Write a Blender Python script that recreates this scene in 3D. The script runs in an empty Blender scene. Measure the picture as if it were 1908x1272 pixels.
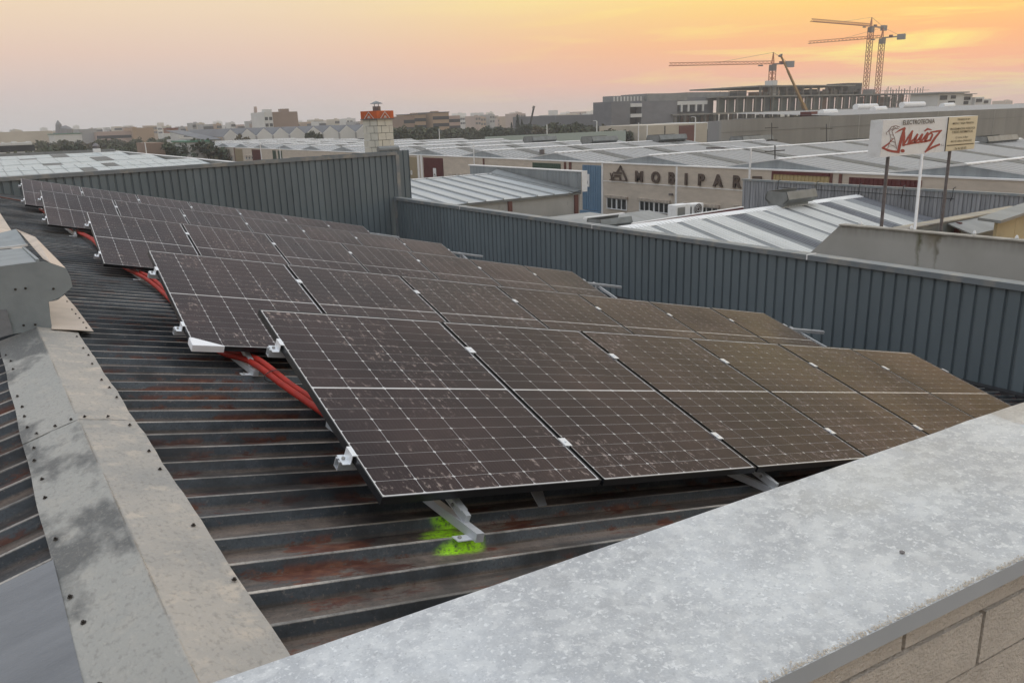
import bpy, math, random
import numpy as np
from mathutils import Vector, Matrix

# ------------------------------------------------------------------ camera
F, YAW, PITCH, ROLL, A = 1473.7, 0.5952, 0.2751, -0.0311, 0.2264
SC = bpy.context.scene
fw = np.array([math.sin(YAW)*math.cos(PITCH), math.cos(YAW)*math.cos(PITCH), -math.sin(PITCH)])
r0 = np.array([math.cos(YAW), -math.sin(YAW), 0.0]); u0 = np.cross(r0, fw)
rt = r0*math.cos(ROLL)+u0*math.sin(ROLL); up = -r0*math.sin(ROLL)+u0*math.cos(ROLL)
cam = bpy.data.cameras.new('camera'); cam.sensor_width = 36.0; cam.lens = F/1908*36
cam.clip_start = 0.02; cam.clip_end = 9000
cob = bpy.data.objects.new('camera', cam); SC.collection.objects.link(cob)
M = Matrix.Identity(4)
for i in range(3):
    M[i][0], M[i][1], M[i][2] = rt[i], up[i], -fw[i]
cob.matrix_world = M; SC.camera = cob

# ------------------------------------------------------------------ sky, sun, exposure
SUN_AZ, SUN_EL = math.radians(96), math.radians(5)      # azimuth from +Y towards +X
W = bpy.data.worlds.new('World'); SC.world = W; W.use_nodes = True
nt = W.node_tree; nt.nodes.clear(); N = nt.nodes; L = nt.links
def nd(t, **k):
    n = N.new(t)
    for a_, b_ in k.items(): setattr(n, a_, b_)
    return n
out = nd('ShaderNodeOutputWorld'); bg = nd('ShaderNodeBackground'); L.new(bg.outputs[0], out.inputs[0])
tc = nd('ShaderNodeTexCoord'); sep = nd('ShaderNodeSeparateXYZ'); L.new(tc.outputs['Generated'], sep.inputs[0])
def mth(op, a_, b_=None, clamp=False):
    n = nd('ShaderNodeMath', operation=op); n.use_clamp = clamp
    for i, v in enumerate((a_, b_)):
        if v is None: continue
        if isinstance(v, (int, float)): n.inputs[i].default_value = v
        else: L.new(v, n.inputs[i])
    return n.outputs[0]
def srgb(r, g, b):
    f = lambda c: (c/255/12.92 if c/255 <= .04045 else ((c/255+.055)/1.055)**2.4)
    return (f(r), f(g), f(b), 1)
def ramp(fac, stops):
    n = nd('ShaderNodeValToRGB'); cr = n.color_ramp; cr.interpolation = 'B_SPLINE' if False else 'LINEAR'
    while len(cr.elements) < len(stops): cr.elements.new(0.5)
    for e, (p, c) in zip(cr.elements, stops): e.position = p; e.color = srgb(*c)
    L.new(fac, n.inputs[0]); return n.outputs[0]
el = mth('ARCSINE', sep.outputs[2])
eln = mth('DIVIDE', el, math.pi/2, True)                           # 0 horizon .. 1 zenith
hl = mth('SQRT', mth('ADD', mth('MULTIPLY', sep.outputs[0], sep.outputs[0]), mth('MULTIPLY', sep.outputs[1], sep.outputs[1])))
dt = mth('DIVIDE', mth('ADD', mth('MULTIPLY', sep.outputs[0], math.sin(SUN_AZ)), mth('MULTIPLY', sep.outputs[1], math.cos(SUN_AZ))), mth('MAXIMUM', hl, 1e-4))
d = 1/90
cool = ramp(eln, [(0, (192, 189, 192)), (2.2*d, (204, 188, 184)), (4.5*d, (222, 194, 178)), (7*d, (231, 206, 178)), (9.5*d, (234, 215, 180)), (14*d, (206, 197, 191)), (32*d, (190, 196, 204)), (1, (206, 212, 222))])
warm = ramp(eln, [(0, (224, 176, 160)), (2.2*d, (248, 174, 136)), (4.2*d, (253, 180, 116)), (6.2*d, (253, 204, 108)), (8.5*d, (255, 234, 122)), (12*d, (206, 188, 172)), (32*d, (190, 193, 199)), (1, (206, 212, 222))])
wf = nd('ShaderNodeMapRange'); wf.interpolation_type = 'SMOOTHSTEP'; L.new(dt, wf.inputs[0])
wf.inputs[1].default_value = math.cos(math.radians(84)); wf.inputs[2].default_value = math.cos(math.radians(25))
mixs = nd('ShaderNodeMix', data_type='RGBA'); L.new(wf.outputs[0], mixs.inputs[0]); L.new(cool, mixs.inputs[6]); L.new(warm, mixs.inputs[7])
# thin streaky cloud
mp = nd('ShaderNodeMapping'); L.new(tc.outputs['Generated'], mp.inputs[0]); mp.inputs['Scale'].default_value = (2.6, 2.6, 34); mp.inputs['Rotation'].default_value = (0.0, -0.20, 0.35)
nz = nd('ShaderNodeTexNoise'); nz.inputs['Scale'].default_value = 1.3; nz.inputs['Detail'].default_value = 7; nz.inputs['Roughness'].default_value = .58; nz.inputs['Distortion'].default_value = .5; L.new(mp.outputs[0], nz.inputs[0])
cm = nd('ShaderNodeMapRange'); L.new(nz.outputs[0], cm.inputs[0]); cm.inputs[1].default_value = .52; cm.inputs[2].default_value = .72; cm.inputs[4].default_value = .9
cf = mth('MULTIPLY', cm.outputs[0], mth('MULTIPLY', wf.outputs[0], mth('MULTIPLY', wf.outputs[0], .9)))
mixc = nd('ShaderNodeMix', data_type='RGBA'); L.new(cf, mixc.inputs[0]); L.new(mixs.outputs[2], mixc.inputs[6]); mixc.inputs[7].default_value = srgb(255, 244, 130)
sky = nd('ShaderNodeTexSky', sky_type='NISHITA'); sky.sun_disc = False; sky.sun_elevation = SUN_EL; sky.sun_rotation = SUN_AZ
sky.dust_density = 3; sky.air_density = 1.2
sk = nd('ShaderNodeMix', data_type='RGBA', blend_type='ADD'); sk.inputs[0].default_value = 0.004; L.new(mixc.outputs[2], sk.inputs[6]); L.new(sky.outputs[0], sk.inputs[7])
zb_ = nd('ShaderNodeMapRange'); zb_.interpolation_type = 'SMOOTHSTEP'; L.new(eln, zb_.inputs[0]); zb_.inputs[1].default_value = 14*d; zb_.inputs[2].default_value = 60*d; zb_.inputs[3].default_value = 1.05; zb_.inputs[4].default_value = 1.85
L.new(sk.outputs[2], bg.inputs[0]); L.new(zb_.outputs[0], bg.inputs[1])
sl = bpy.data.lights.new('sun', 'SUN'); sl.energy = 0.5; sl.angle = math.radians(12); sl.color = (1, .76, .52)
so = bpy.data.objects.new('sun', sl); SC.collection.objects.link(so)
so.rotation_euler = Vector((math.sin(SUN_AZ)*math.cos(SUN_EL), math.cos(SUN_AZ)*math.cos(SUN_EL), math.sin(SUN_EL))).to_track_quat('Z', 'Y').to_euler()
SC.view_settings.view_transform = 'Standard'; SC.view_settings.look = 'None'; SC.view_settings.exposure = 0.07; SC.view_settings.gamma = 1.0
SC.cycles.use_denoising = True; SC.cycles.max_bounces = 7; SC.cycles.volume_bounces = 3
SC.cycles.use_adaptive_sampling = True; SC.cycles.adaptive_threshold = 0.02

# ------------------------------------------------------------------ helpers
def at(x, y, X=None, Y=None, Z=None, n=None, c=None):
    """point of the place seen at photograph position (x, y) on a known plane"""
    v = rt*(x-954)+up*(636-y)+fw*F
    if X is not None: return v*(X/v[0])
    if Y is not None: return v*(Y/v[1])
    if Z is not None: return v*(Z/v[2])
    return v*(c/(v@n))
C = SC.collection
def link(o, parent=None):
    C.objects.link(o)
    if parent is not None: o.parent = parent
    return o
def tag(o, label, cat, group=None):
    o['label'] = label; o['category'] = cat
    if group: o['group'] = group
    return o
def thing(name, label, cat, loc=(0, 0, 0), group=None, mw=None):
    o = bpy.data.objects.new(name, None); o.empty_display_size = .2; link(o)
    if mw is not None: o.matrix_world = mw
    else: o.location = loc
    return tag(o, label, cat, group)
class MB:
    def __init__(s): s.v = []; s.f = []; s.mi = []; s.m = 0
    def add(s, vs, fs):
        b = len(s.v); s.v += [tuple(map(float, p)) for p in vs]
        for f in fs: s.f.append(tuple(b+i for i in f)); s.mi.append(s.m)
        return s
    def box(s, x0, x1, y0, y1, z0, z1):
        return s.add([(x0,y0,z0),(x1,y0,z0),(x1,y1,z0),(x0,y1,z0),(x0,y0,z1),(x1,y0,z1),(x1,y1,z1),(x0,y1,z1)],
                     [(0,3,2,1),(4,5,6,7),(0,1,5,4),(1,2,6,5),(2,3,7,6),(3,0,4,7)])
    def bar(s, p, q, w, h=None, upv=(0, 0, 1)):
        p = np.array(p, float); q = np.array(q, float); h = h or w
        t = q-p; t /= max(np.linalg.norm(t), 1e-9); u_ = np.array(upv, float)
        if abs(t@u_) > .98: u_ = np.array([1., 0, 0])
        a_ = np.cross(t, u_); a_ /= np.linalg.norm(a_); b_ = np.cross(a_, t)
        a_ = a_*w/2; b_ = b_*h/2
        return s.add([p-a_-b_, p+a_-b_, p+a_+b_, p-a_+b_, q-a_-b_, q+a_-b_, q+a_+b_, q-a_+b_],
                     [(0,1,2,3),(7,6,5,4),(0,4,5,1),(1,5,6,2),(2,6,7,3),(3,7,4,0)])
    def tube(s, pts, rad, n=8, cap=True):
        pts = [np.array(p, float) for p in pts]; rad = rad if hasattr(rad, '__len__') else [rad]*len(pts)
        rings = []
        for i, p in enumerate(pts):
            t = pts[min(i+1, len(pts)-1)]-pts[max(i-1, 0)]; t /= max(np.linalg.norm(t), 1e-9)
            u_ = np.array([0, 0, 1.]) if abs(t[2]) < .95 else np.array([1., 0, 0])
            a_ = np.cross(t, u_); a_ /= np.linalg.norm(a_); b_ = np.cross(a_, t)
            rings.append([p+rad[i]*(math.cos(2*math.pi*k/n)*a_+math.sin(2*math.pi*k/n)*b_) for k in range(n)])
        vs = [q for r_ in rings for q in r_]; fs = []
        for i in range(len(rings)-1):
            for k in range(n): fs.append((i*n+k, i*n+(k+1) % n, (i+1)*n+(k+1) % n, (i+1)*n+k))
        if cap: fs += [tuple(range(n))[::-1], tuple((len(rings)-1)*n+k for k in range(n))]
        return s.add(vs, fs)
    def prism(s, poly, d):
        """polygon (3D points) thickened by vector d"""
        n = len(poly); P = [np.array(p, float) for p in poly]; d = np.array(d, float)
        vs = P+[p+d for p in P]
        fs = [tuple(range(n))[::-1], tuple(range(n, 2*n))]+[(i, (i+1) % n, n+(i+1) % n, n+i) for i in range(n)]
        return s.add(vs, fs)
    def mesh(s, name, mats, smooth=False):
        me = bpy.data.meshes.new(name); me.from_pydata(s.v, [], s.f)
        for m in (mats if isinstance(mats, (list, tuple)) else [mats]): me.materials.append(m)
        if any(s.mi): me.polygons.foreach_set('material_index', s.mi)
        if smooth: me.polygons.foreach_set('use_smooth', [True]*len(s.f))
        me.update(); return me
    def build(s, name, mats, parent=None, smooth=False, bevel=0):
        o = bpy.data.objects.new(name, s.mesh(name, mats, smooth)); link(o, parent)
        if bevel:
            b = o.modifiers.new('bevel', 'BEVEL'); b.width = bevel; b.segments = 2; b.limit_method = 'ANGLE'
        return o
def inst(src, parent, loc=None, mw=None):
    o = src.copy(); link(o, parent)
    if loc is not None: o.location = loc
    if mw is not None: o.matrix_local = mw
    return o
RNG = random.Random(7)
def ordw(n):
    o = ['', 'first', 'second', 'third', 'fourth', 'fifth', 'sixth', 'seventh', 'eighth', 'ninth', 'tenth', 'eleventh', 'twelfth', 'thirteenth', 'fourteenth', 'fifteenth', 'sixteenth', 'seventeenth', 'eighteenth', 'nineteenth']
    if n < 20: return o[n]
    t = {2: 'twent', 3: 'thirt', 4: 'fort'}[n//10]; return t+'ieth' if n % 10 == 0 else t+'y-'+o[n % 10]

# ------------------------------------------------------------------ materials
def lin(c): return srgb(*c) if max(c) > 1.5 else (c[0], c[1], c[2], 1)
def mat(name, col, rough=.6, metal=0, col2=None, scale=1.0, stretch=(1, 1, 1), lo=.4, hi=.65, bump=0, bscale=None, spec=.5, detail=5, col3=None, scale3=None, lo3=.6, hi3=.7, obj=False, rvar=0):
    m = bpy.data.materials.new(name); m.use_nodes = True; t = m.node_tree; b = t.nodes['Principled BSDF']
    b.inputs['Roughness'].default_value = rough; b.inputs['Metallic'].default_value = metal; b.inputs['Specular IOR Level'].default_value = spec
    b.inputs['Base Color'].default_value = lin(col)
    if col2 is None and not bump and col3 is None: return m
    if obj: src = t.nodes.new('ShaderNodeTexCoord').outputs['Object']
    else: src = t.nodes.new('ShaderNodeNewGeometry').outputs['Position']
    mp = t.nodes.new('ShaderNodeMapping'); mp.inputs['Scale'].default_value = stretch; t.links.new(src, mp.inputs[0])
    last = None
    def noise(sc, dt_):
        n = t.nodes.new('ShaderNodeTexNoise'); n.inputs['Scale'].default_value = sc; n.inputs['Detail'].default_value = dt_; n.inputs['Roughness'].default_value = .62
        t.links.new(mp.outputs[0], n.inputs[0]); return n.outputs[0]
    def mr(v, a_, b_, c_=0, d_=1):
        n = t.nodes.new('ShaderNodeMapRange'); n.inputs[1].default_value = a_; n.inputs[2].default_value = b_; n.inputs[3].default_value = c_; n.inputs[4].default_value = d_
        t.links.new(v, n.inputs[0]); return n.outputs[0]
    def mix(f, a_, b_):
        n = t.nodes.new('ShaderNodeMix'); n.data_type = 'RGBA'; t.links.new(f, n.inputs[0])
        for i, v in ((6, a_), (7, b_)):
            if hasattr(v, 'node'): t.links.new(v, n.inputs[i])
            else: n.inputs[i].default_value = v
        return n.outputs[2]
    if col2 is not None:
        nv = noise(scale, detail); f = mr(nv, lo, hi); last = mix(f, lin(col), lin(col2))
        if rvar: t.links.new(mr(nv, lo, hi, rough, rough+rvar), b.inputs['Roughness'])
    if col3 is not None:
        f3 = mr(noise(scale3 or scale*3, 6), lo3, hi3); last = mix(f3, last if last is not None else lin(col), lin(col3))
    if last is not None: t.links.new(last, b.inputs['Base Color'])
    if bump:
        bp = t.nodes.new('ShaderNodeBump'); bp.inputs['Strength'].default_value = bump; bp.inputs['Distance'].default_value = .01
        t.links.new(noise(bscale or scale*4, 5), bp.inputs['Height']); t.links.new(bp.outputs[0], b.inputs['Normal'])
    return m
alu = mat('aluminium', (.58, .60, .62), .40, .35, (.48, .50, .52), 8, lo=.4, hi=.7)
white_alu = mat('white_aluminium', (.80, .82, .84), .35, .35)
steel_bolt = mat('bolt_steel', (.35, .34, .32), .4, .8)
black_frame = mat('black_anodised_frame', (.016, .017, .020), .32, .3)
backsheet = mat('white_backsheet', (.64, .63, .62), .25, 0, (.46, .43, .40), 2.2, lo=.45, hi=.75)
white_card = mat('white_card', (.86, .87, .89), .6, 0, (.78, .79, .82), 5)
red_tube = mat('red_conduit', (.38, .028, .017), .6, 0, (.25, .025, .018), 9, spec=.25)
black_rubber = mat('black_rubber', (.02, .02, .02), .6)
white_paint = mat('white_paint', (.74, .75, .75), .5, 0, (.58, .58, .56), 3, lo=.5, hi=.8)
grey_steel = mat('grey_steel', (.17, .16, .165), .5, .3, (.12, .10, .10), 6)
glass_dark = mat('window_glass', (.02, .025, .028), .06, 0, spec=.6)
beige_block = mat('beige_block', (.56, .49, .41), .85, 0, (.46, .405, .34), .8, lo=.35, hi=.7, stretch=(1, 1, 3), bump=.3, bscale=20)
concrete = mat('concrete', (.40, .39, .365), .85, 0, (.31, .305, .28), .5, lo=.35, hi=.75, stretch=(1, 1, .5), bump=.2, bscale=15, col3=(.22, .21, .19), scale3=2.3, lo3=.62, hi3=.85)
concrete_dark = mat('grey_concrete', (.25, .25, .25), .85, 0, (.20, .195, .19), .25, lo=.35, hi=.75, stretch=(1, 1, .3))
asphalt = mat('asphalt', (.055, .055, .055), .85, 0, (.075, .072, .07), .4)
roofmetal = mat('galvanised_roof', (.33, .335, .335), .5, .25, (.255, .26, .26), .35, lo=.35, hi=.7, stretch=(1, .25, 1), col3=(.24, .23, .21), scale3=1.2, lo3=.6, hi3=.85)
roofmetal2 = mat('galvanised_roof_pale', (.40, .405, .405), .45, .45, (.36, .37, .38), .4, lo=.35, hi=.7, stretch=(1, .25, 1))
roof_skylight = mat('old_skylight', (.15, .15, .14), .6, 0, (.11, .11, .10), .6, spec=.3)
roof_white = mat('translucent_sheet', (.62, .62, .59), .35, 0, (.50, .50, .48), .7, lo=.4, hi=.75, stretch=(3, .3, 1))
cap_white = mat('white_cap', (.80, .80, .79), .45, 0, (.62, .61, .58), .8, lo=.5, hi=.8)
darkred = mat('dark_red_door', (.115, .022, .024), .5, 0, (.09, .02, .02), 1)
blue_door = mat('blue_door', (.13, .23, .34), .5, 0, (.11, .20, .30), 1)
green_door = mat('green_door', (.05, .09, .065), .5)
tan_door = mat('tan_door', (.36, .30, .20), .55)
letter_brown = mat('brown_letters', (.085, .060, .048), .7)
black_paint = mat('black_paint', (.02, .02, .022), .5)
red_paint = mat('red_paint', (.30, .025, .022), .5)
cream_sign = mat('cream_sign', (.66, .58, .40), .5)
orange_paint = mat('orange_paint', (.50, .10, .022), .6, 0, (.36, .07, .02), 3)

# galvanised coping: mottled zinc with pale blotches and flecks
def coping_mat():
    m = mat('galvanised_coping', (.44, .455, .47), .44, .4, (.56, .58, .595), 4, lo=.44, hi=.62, detail=7, bump=.05, bscale=60)
    t = m.node_tree; b = t.nodes['Principled BSDF']; old = b.inputs['Base Color'].links[0].from_socket
    g = t.nodes.new('ShaderNodeNewGeometry')
    def nz_(sc, det, lo, hi, mx, w=None):
        n = t.nodes.new('ShaderNodeTexNoise'); n.inputs['Scale'].default_value = sc; n.inputs['Detail'].default_value = det; n.inputs['Roughness'].default_value = .55
        t.links.new(g.outputs['Position'], n.inputs[0])
        r_ = t.nodes.new('ShaderNodeMapRange'); r_.inputs[1].default_value = lo; r_.inputs[2].default_value = hi; r_.inputs[4].default_value = mx; t.links.new(n.outputs[0], r_.inputs[0]); return r_.outputs[0]
    for f, col in ((nz_(130, 4, .58, .70, .45), (.80, .80, .79, 1)), (nz_(9, 9, .52, .68, .55), (.70, .72, .72, 1)), (nz_(66, 4, .60, .68, .45), (.86, .86, .85, 1)), (nz_(115, 3, .60, .66, .5), (.88, .89, .89, 1)), (nz_(190, 2, .60, .68, .5), (.36, .37, .38, 1)), (nz_(3.1, 6, .55, .72, .35), (.48, .46, .40, 1)), (nz_(34, 10, .50, .58, .35), (.74, .75, .74, 1)), (nz_(16, 12, .55, .63, .28), (.36, .365, .37, 1)), (nz_(300, 2, .52, .66, .18), (.80, .80, .79, 1)), (nz_(120, 2, .70, .78, .5), (.22, .22, .22, 1))):
        x = t.nodes.new('ShaderNodeMix'); x.data_type = 'RGBA'; t.links.new(f, x.inputs[0]); t.links.new(old, x.inputs[6]); x.inputs[7].default_value = col; old = x.outputs[2]
    t.links.new(old, b.inputs['Base Color'])
    return m
coping_m = coping_mat()
def sheet_tint(m, lo, hi):
    t = m.node_tree; b = t.nodes['Principled BSDF']; ln_ = b.inputs['Base Color'].links[0]; old = ln_.from_socket
    oi = t.nodes.new('ShaderNodeObjectInfo'); r_ = t.nodes.new('ShaderNodeMapRange'); r_.inputs[3].default_value = lo; r_.inputs[4].default_value = hi; t.links.new(oi.outputs['Random'], r_.inputs[0])
    x = t.nodes.new('ShaderNodeVectorMath'); x.operation = 'SCALE'; t.links.new(old, x.inputs[0]); t.links.new(r_.outputs[0], x.inputs['Scale']); t.links.new(x.outputs[0], b.inputs['Base Color'])
grit_m = mat('coping_grit', (.56, .49, .39), .9, 0, (.82, .79, .74), 80, lo=.5, hi=.62, bump=.8, bscale=90)
fascia_m = mat('grey_fascia', (.48, .50, .52), .45, .1, (.42, .44, .46), 3)
parapet_block = mat('parapet_block', (.68, .61, .53), .95, 0, (.56, .50, .435), 14, lo=.4, hi=.7, bump=.9, bscale=160, col3=(.66, .57, .45), scale3=3, lo3=.5, hi3=.75)
mortar_m = mat('mortar', (.26, .215, .17), .95, 0, (.40, .34, .27), 25, bump=1, bscale=60)
cladding_m = mat('blue_grey_cladding', (.150, .185, .202), .5, .05, (.126, .158, .175), 1.1, lo=.4, hi=.7, stretch=(1, 1, .35), col3=(.18, .21, .225), scale3=4, lo3=.62, hi3=.8)
flash_m = mat('cladding_flashing', (.19, .215, .23), .5, .1, (.34, .32, .28), 2.5, lo=.48, hi=.75)
ridge_m = mat('ridge_cap_sheet', (.42, .385, .34), .6, .1, (.33, .315, .29), 2.2, lo=.42, hi=.62, detail=9, bump=.35, bscale=55, col3=(.50, .44, .37), scale3=9, lo3=.52, hi3=.66)
def ridge_stains(m):
    t = m.node_tree; b = t.nodes['Principled BSDF']; old = b.inputs['Base Color'].links[0].from_socket; LK = t.links.new
    g = t.nodes.new('ShaderNodeNewGeometry'); sp = t.nodes.new('ShaderNodeSeparateXYZ'); LK(g.outputs['Position'], sp.inputs[0])
    def nz_(st, sc, det, lo, hi, mx):
        mp = t.nodes.new('ShaderNodeMapping'); mp.inputs['Scale'].default_value = st; LK(g.outputs['Position'], mp.inputs[0])
        n = t.nodes.new('ShaderNodeTexNoise'); n.inputs['Scale'].default_value = sc; n.inputs['Detail'].default_value = det; n.inputs['Roughness'].default_value = .6; LK(mp.outputs[0], n.inputs[0])
        r_ = t.nodes.new('ShaderNodeMapRange'); r_.inputs[1].default_value = lo; r_.inputs[2].default_value = hi; r_.inputs[4].default_value = mx; LK(n.outputs[0], r_.inputs[0]); return r_.outputs[0]
    def mix(f, c):
        x = t.nodes.new('ShaderNodeMix'); x.data_type = 'RGBA'; LK(f, x.inputs[0]); LK(old, x.inputs[6]); x.inputs[7].default_value = c; return x.outputs[2]
    def mul(a_, b_):
        n = t.nodes.new('ShaderNodeMath'); n.operation = 'MULTIPLY'; LK(a_, n.inputs[0]); LK(b_, n.inputs[1]); return n.outputs[0]
    side = t.nodes.new('ShaderNodeMapRange'); side.inputs[1].default_value = XRIDGE+.01; side.inputs[2].default_value = XRIDGE-.01; LK(sp.outputs[0], side.inputs[0])   # the greyer slope, which also carries the damp stains
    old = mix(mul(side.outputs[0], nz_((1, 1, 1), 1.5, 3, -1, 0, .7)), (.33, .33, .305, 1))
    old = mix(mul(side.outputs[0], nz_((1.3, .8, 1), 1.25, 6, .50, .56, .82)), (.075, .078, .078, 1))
    old = mix(nz_((1, .6, 1), 60, 5, .52, .66, .45), (.20, .19, .17, 1))
    old = mix(nz_((1, .6, 1), 85, 4, .56, .66, .14), (.60, .56, .50, 1))
    LK(old, b.inputs['Base Color'])
XRIDGE = .27
ridge_stains(ridge_m)
cream_flash = mat('pale_flashing', (.60, .50, .41), .6, 0, (.50, .42, .34), 3)
vent_m = mat('ventilator_galvanised', (.27, .30, .31), .55, .2, (.21, .235, .245), 3.5, lo=.4, hi=.7, bump=.12, bscale=40, col3=(.30, .31, .31), scale3=14, lo3=.68, hi3=.8)
lead_m = mat('grey_flashing', (.22, .225, .235), .75, .05, (.17, .175, .185), 2.4, lo=.4, hi=.66, stretch=(.6, 2, 1), bump=.5, bscale=45)

# ------------------------------------------------------------------ this roof
NR = np.array([math.sin(A), 0, math.cos(A)]); CR = -1.258          # plane through the rib crests
NL = np.array([-math.sin(A), 0, math.cos(A)]); XR = .27            # ridge line
ZR = (CR-math.sin(A)*XR)/math.cos(A); CL = NL@np.array([XR, 0, ZR])
PIT, Y0 = .2065, 2.076-.2065*8
def zroof(x): return (CR-math.sin(A)*x)/math.cos(A) if x >= XR else (CL+math.sin(A)*x)/math.cos(A)

def roof_mat():
    m = bpy.data.materials.new('rusty_roof_sheet'); m.use_nodes = True; t = m.node_tree; b = t.nodes['Principled BSDF']; LK = t.links.new
    g = t.nodes.new('ShaderNodeNewGeometry')
    def noise(st, sc, det=6, rough=.6):
        mp = t.nodes.new('ShaderNodeMapping'); mp.inputs['Scale'].default_value = st; LK(g.outputs['Position'], mp.inputs[0])
        n = t.nodes.new('ShaderNodeTexNoise'); n.inputs['Scale'].default_value = sc; n.inputs['Detail'].default_value = det; n.inputs['Roughness'].default_value = rough; LK(mp.outputs[0], n.inputs[0]); return n.outputs[0]
    def mr(v, a_, b_, c_=0, d_=1):
        n = t.nodes.new('ShaderNodeMapRange'); n.interpolation_type = 'SMOOTHSTEP'; n.inputs[1].default_value = a_; n.inputs[2].default_value = b_; n.inputs[3].default_value = c_; n.inputs[4].default_value = d_; LK(v, n.inputs[0]); return n.outputs[0]
    def mm(op, a_, b_):
        n = t.nodes.new('ShaderNodeMath'); n.operation = op
        for i, v in ((0, a_), (1, b_)):
            if isinstance(v, (int, float)): n.inputs[i].default_value = v
            else: LK(v, n.inputs[i])
        return n.outputs[0]
    def mix(f, a_, b_):
        n = t.nodes.new('ShaderNodeMix'); n.data_type = 'RGBA'; LK(f, n.inputs[0])
        for i, v in ((6, a_), (7, b_)):
            if hasattr(v, 'node'): LK(v, n.inputs[i])
            else: n.inputs[i].default_value = v
        return n.outputs[2]
    dp = t.nodes.new('ShaderNodeVectorMath'); dp.operation = 'DOT_PRODUCT'; LK(g.outputs['Position'], dp.inputs[0]); dp.inputs[1].default_value = tuple(NR)
    dp2 = t.nodes.new('ShaderNodeVectorMath'); dp2.operation = 'DOT_PRODUCT'; LK(g.outputs['Position'], dp2.inputs[0]); dp2.inputs[1].default_value = tuple(NL)
    hgt = mm('MAXIMUM', mm('SUBTRACT', dp.outputs['Value'], CR), mm('SUBTRACT', dp2.outputs['Value'], CL))   # 0 on crest, -.045 in the pan
    pan = mr(hgt, -.030, -.044)
    crest = mr(hgt, -.004, -.0008)
    steel = mix(mr(noise((.8, 2.5, 1), 3), .35, .7), (.070, .083, .095, 1), (.030, .037, .044, 1))
    dirt = mix(mr(noise((.7, 4, 1), 2.3), .35, .7), (.20, .155, .125, 1), (.045, .037, .031, 1))
    c1 = mix(mm('MULTIPLY', pan, mr(noise((.35, 3, 1), 1.7), .30, .55, .25, 1)), steel, dirt)
    c1 = mix(mm('MULTIPLY', crest, mr(noise((.5, 2, 1), 4), .35, .7, .35, 1)), c1, (.50, .46, .41, 1))  # sky catching the rib edges, painted in as a paler crest colour
    rust = mm('MULTIPLY', mr(noise((.9, 2.8, 1), 2.3, 10, .72), .52, .565), mr(hgt, -.012, -.036, .10, 1))
    c1 = mix(mm('MULTIPLY', mr(noise((1, 1, 1), 90, 4, .7), .45, .70), .45), c1, (.016, .016, .017, 1)); c1 = mix(mm('MULTIPLY', mr(noise((1, 1.5, 1), 55, 5, .7), .56, .72), .5), c1, (.24, .205, .175, 1))
    c1 = mix(rust, c1, mix(mr(noise((1, 3, 1), 14), .4, .7), (.085, .028, .018, 1), (.165, .068, .038, 1)))
    c1 = mix(mr(noise((.9, .55, 1), 1.3, 6, .65), .47, .62, 0, .72), c1, (.014, .015, .017, 1))    # soot
    # fluorescent spray marks next to the first rail
    sp = t.nodes.new('ShaderNodeSeparateXYZ'); LK(g.outputs['Position'], sp.inputs[0])
    tot = None
    for (X_, Y_, rx, ry) in SPRAY:
        e = mm('ADD', mm('POWER', mm('ABSOLUTE', mm('DIVIDE', mm('SUBTRACT', sp.outputs[0], X_), rx), 0), 2.0), mm('POWER', mm('ABSOLUTE', mm('DIVIDE', mm('SUBTRACT', sp.outputs[1], Y_), ry), 0), 2.0))
        k = mr(e, 1.3, .0); tot = k if tot is None else mm('MAXIMUM', tot, k)
    f = mm('MULTIPLY', tot, mr(noise((2, 5, 1), 26, 6, .7), .28, .62))
    c1 = mix(f, c1, (.46, .90, .012, 1))
    LK(c1, b.inputs['Base Color'])
    b.inputs['Metallic'].default_value = .15
    LK(mr(noise((1, 3, 1), 2.2), .3, .7, .30, .62), b.inputs['Roughness'])
    bp = t.nodes.new('ShaderNodeBump'); bp.inputs['Strength'].default_value = .25; bp.inputs['Distance'].default_value = .004; LK(noise((1, 2, 1), 40), bp.inputs['Height']); LK(bp.outputs[0], b.inputs['Normal'])
    return m
SPRAY = []
for (px_, py_, rx_, ry_) in ((828, 972, .09, .07), (834, 990, .15, .035), (850, 1000, .14, .03), (868, 1010, .09, .08), (856, 1020, .13, .03), (818, 985, .10, .03)):
    q = at(px_, py_, n=NR, c=CR-.03); SPRAY.append((q[0], q[1], rx_*.9, ry_*.9))
roof_m = roof_mat(); sheet_tint(roof_m, .8, 1.2); sheet_tint(cladding_m, .90, 1.08)

def corr_profile(nper, h=.045, crest=.014, side=.022):
    """(y, dz) knots of a ribbed sheet, crest edge at y=0 going -y is the near face"""
    k = []
    for i in range(nper):
        y = i*PIT
        k += [(y, 0), (y+crest, 0), (y+crest+side, -h), (y+PIT-side, -h)]
    k.append((nper*PIT, 0)); k.append((nper*PIT+crest, 0)); k.append((nper*PIT+crest+.012, -.018))   # overlap lip
    return k
roof = thing('warehouse_roof', 'rusty dark ribbed metal roof sloping away beneath the solar panels', 'roof', (XR, 12, ZR-.05))
def sheet_mesh(nm, x0, x1, sgn):
    mb = MB(); kn = corr_profile(5); nx = 2
    P = []
    for i in range(nx):
        x = x0+(x1-x0)*i/(nx-1)
        for (y, dz) in kn: P.append((x, y, zroof(x)+dz/math.cos(A)))
    n = len(kn); fs = []
    for i in range(nx-1):
        for j in range(n-1):
            q = (i*n+j, (i+1)*n+j, (i+1)*n+j+1, i*n+j+1); fs.append(q if sgn > 0 else q[::-1])
    mb.add(P, fs); return mb.mesh(nm, roof_m)
ms1 = sheet_mesh('roof_sheet', XR-.005, 12.0, 1); ms2 = sheet_mesh('roof_sheet_far_side', XR-.02, -7, -1)
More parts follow.
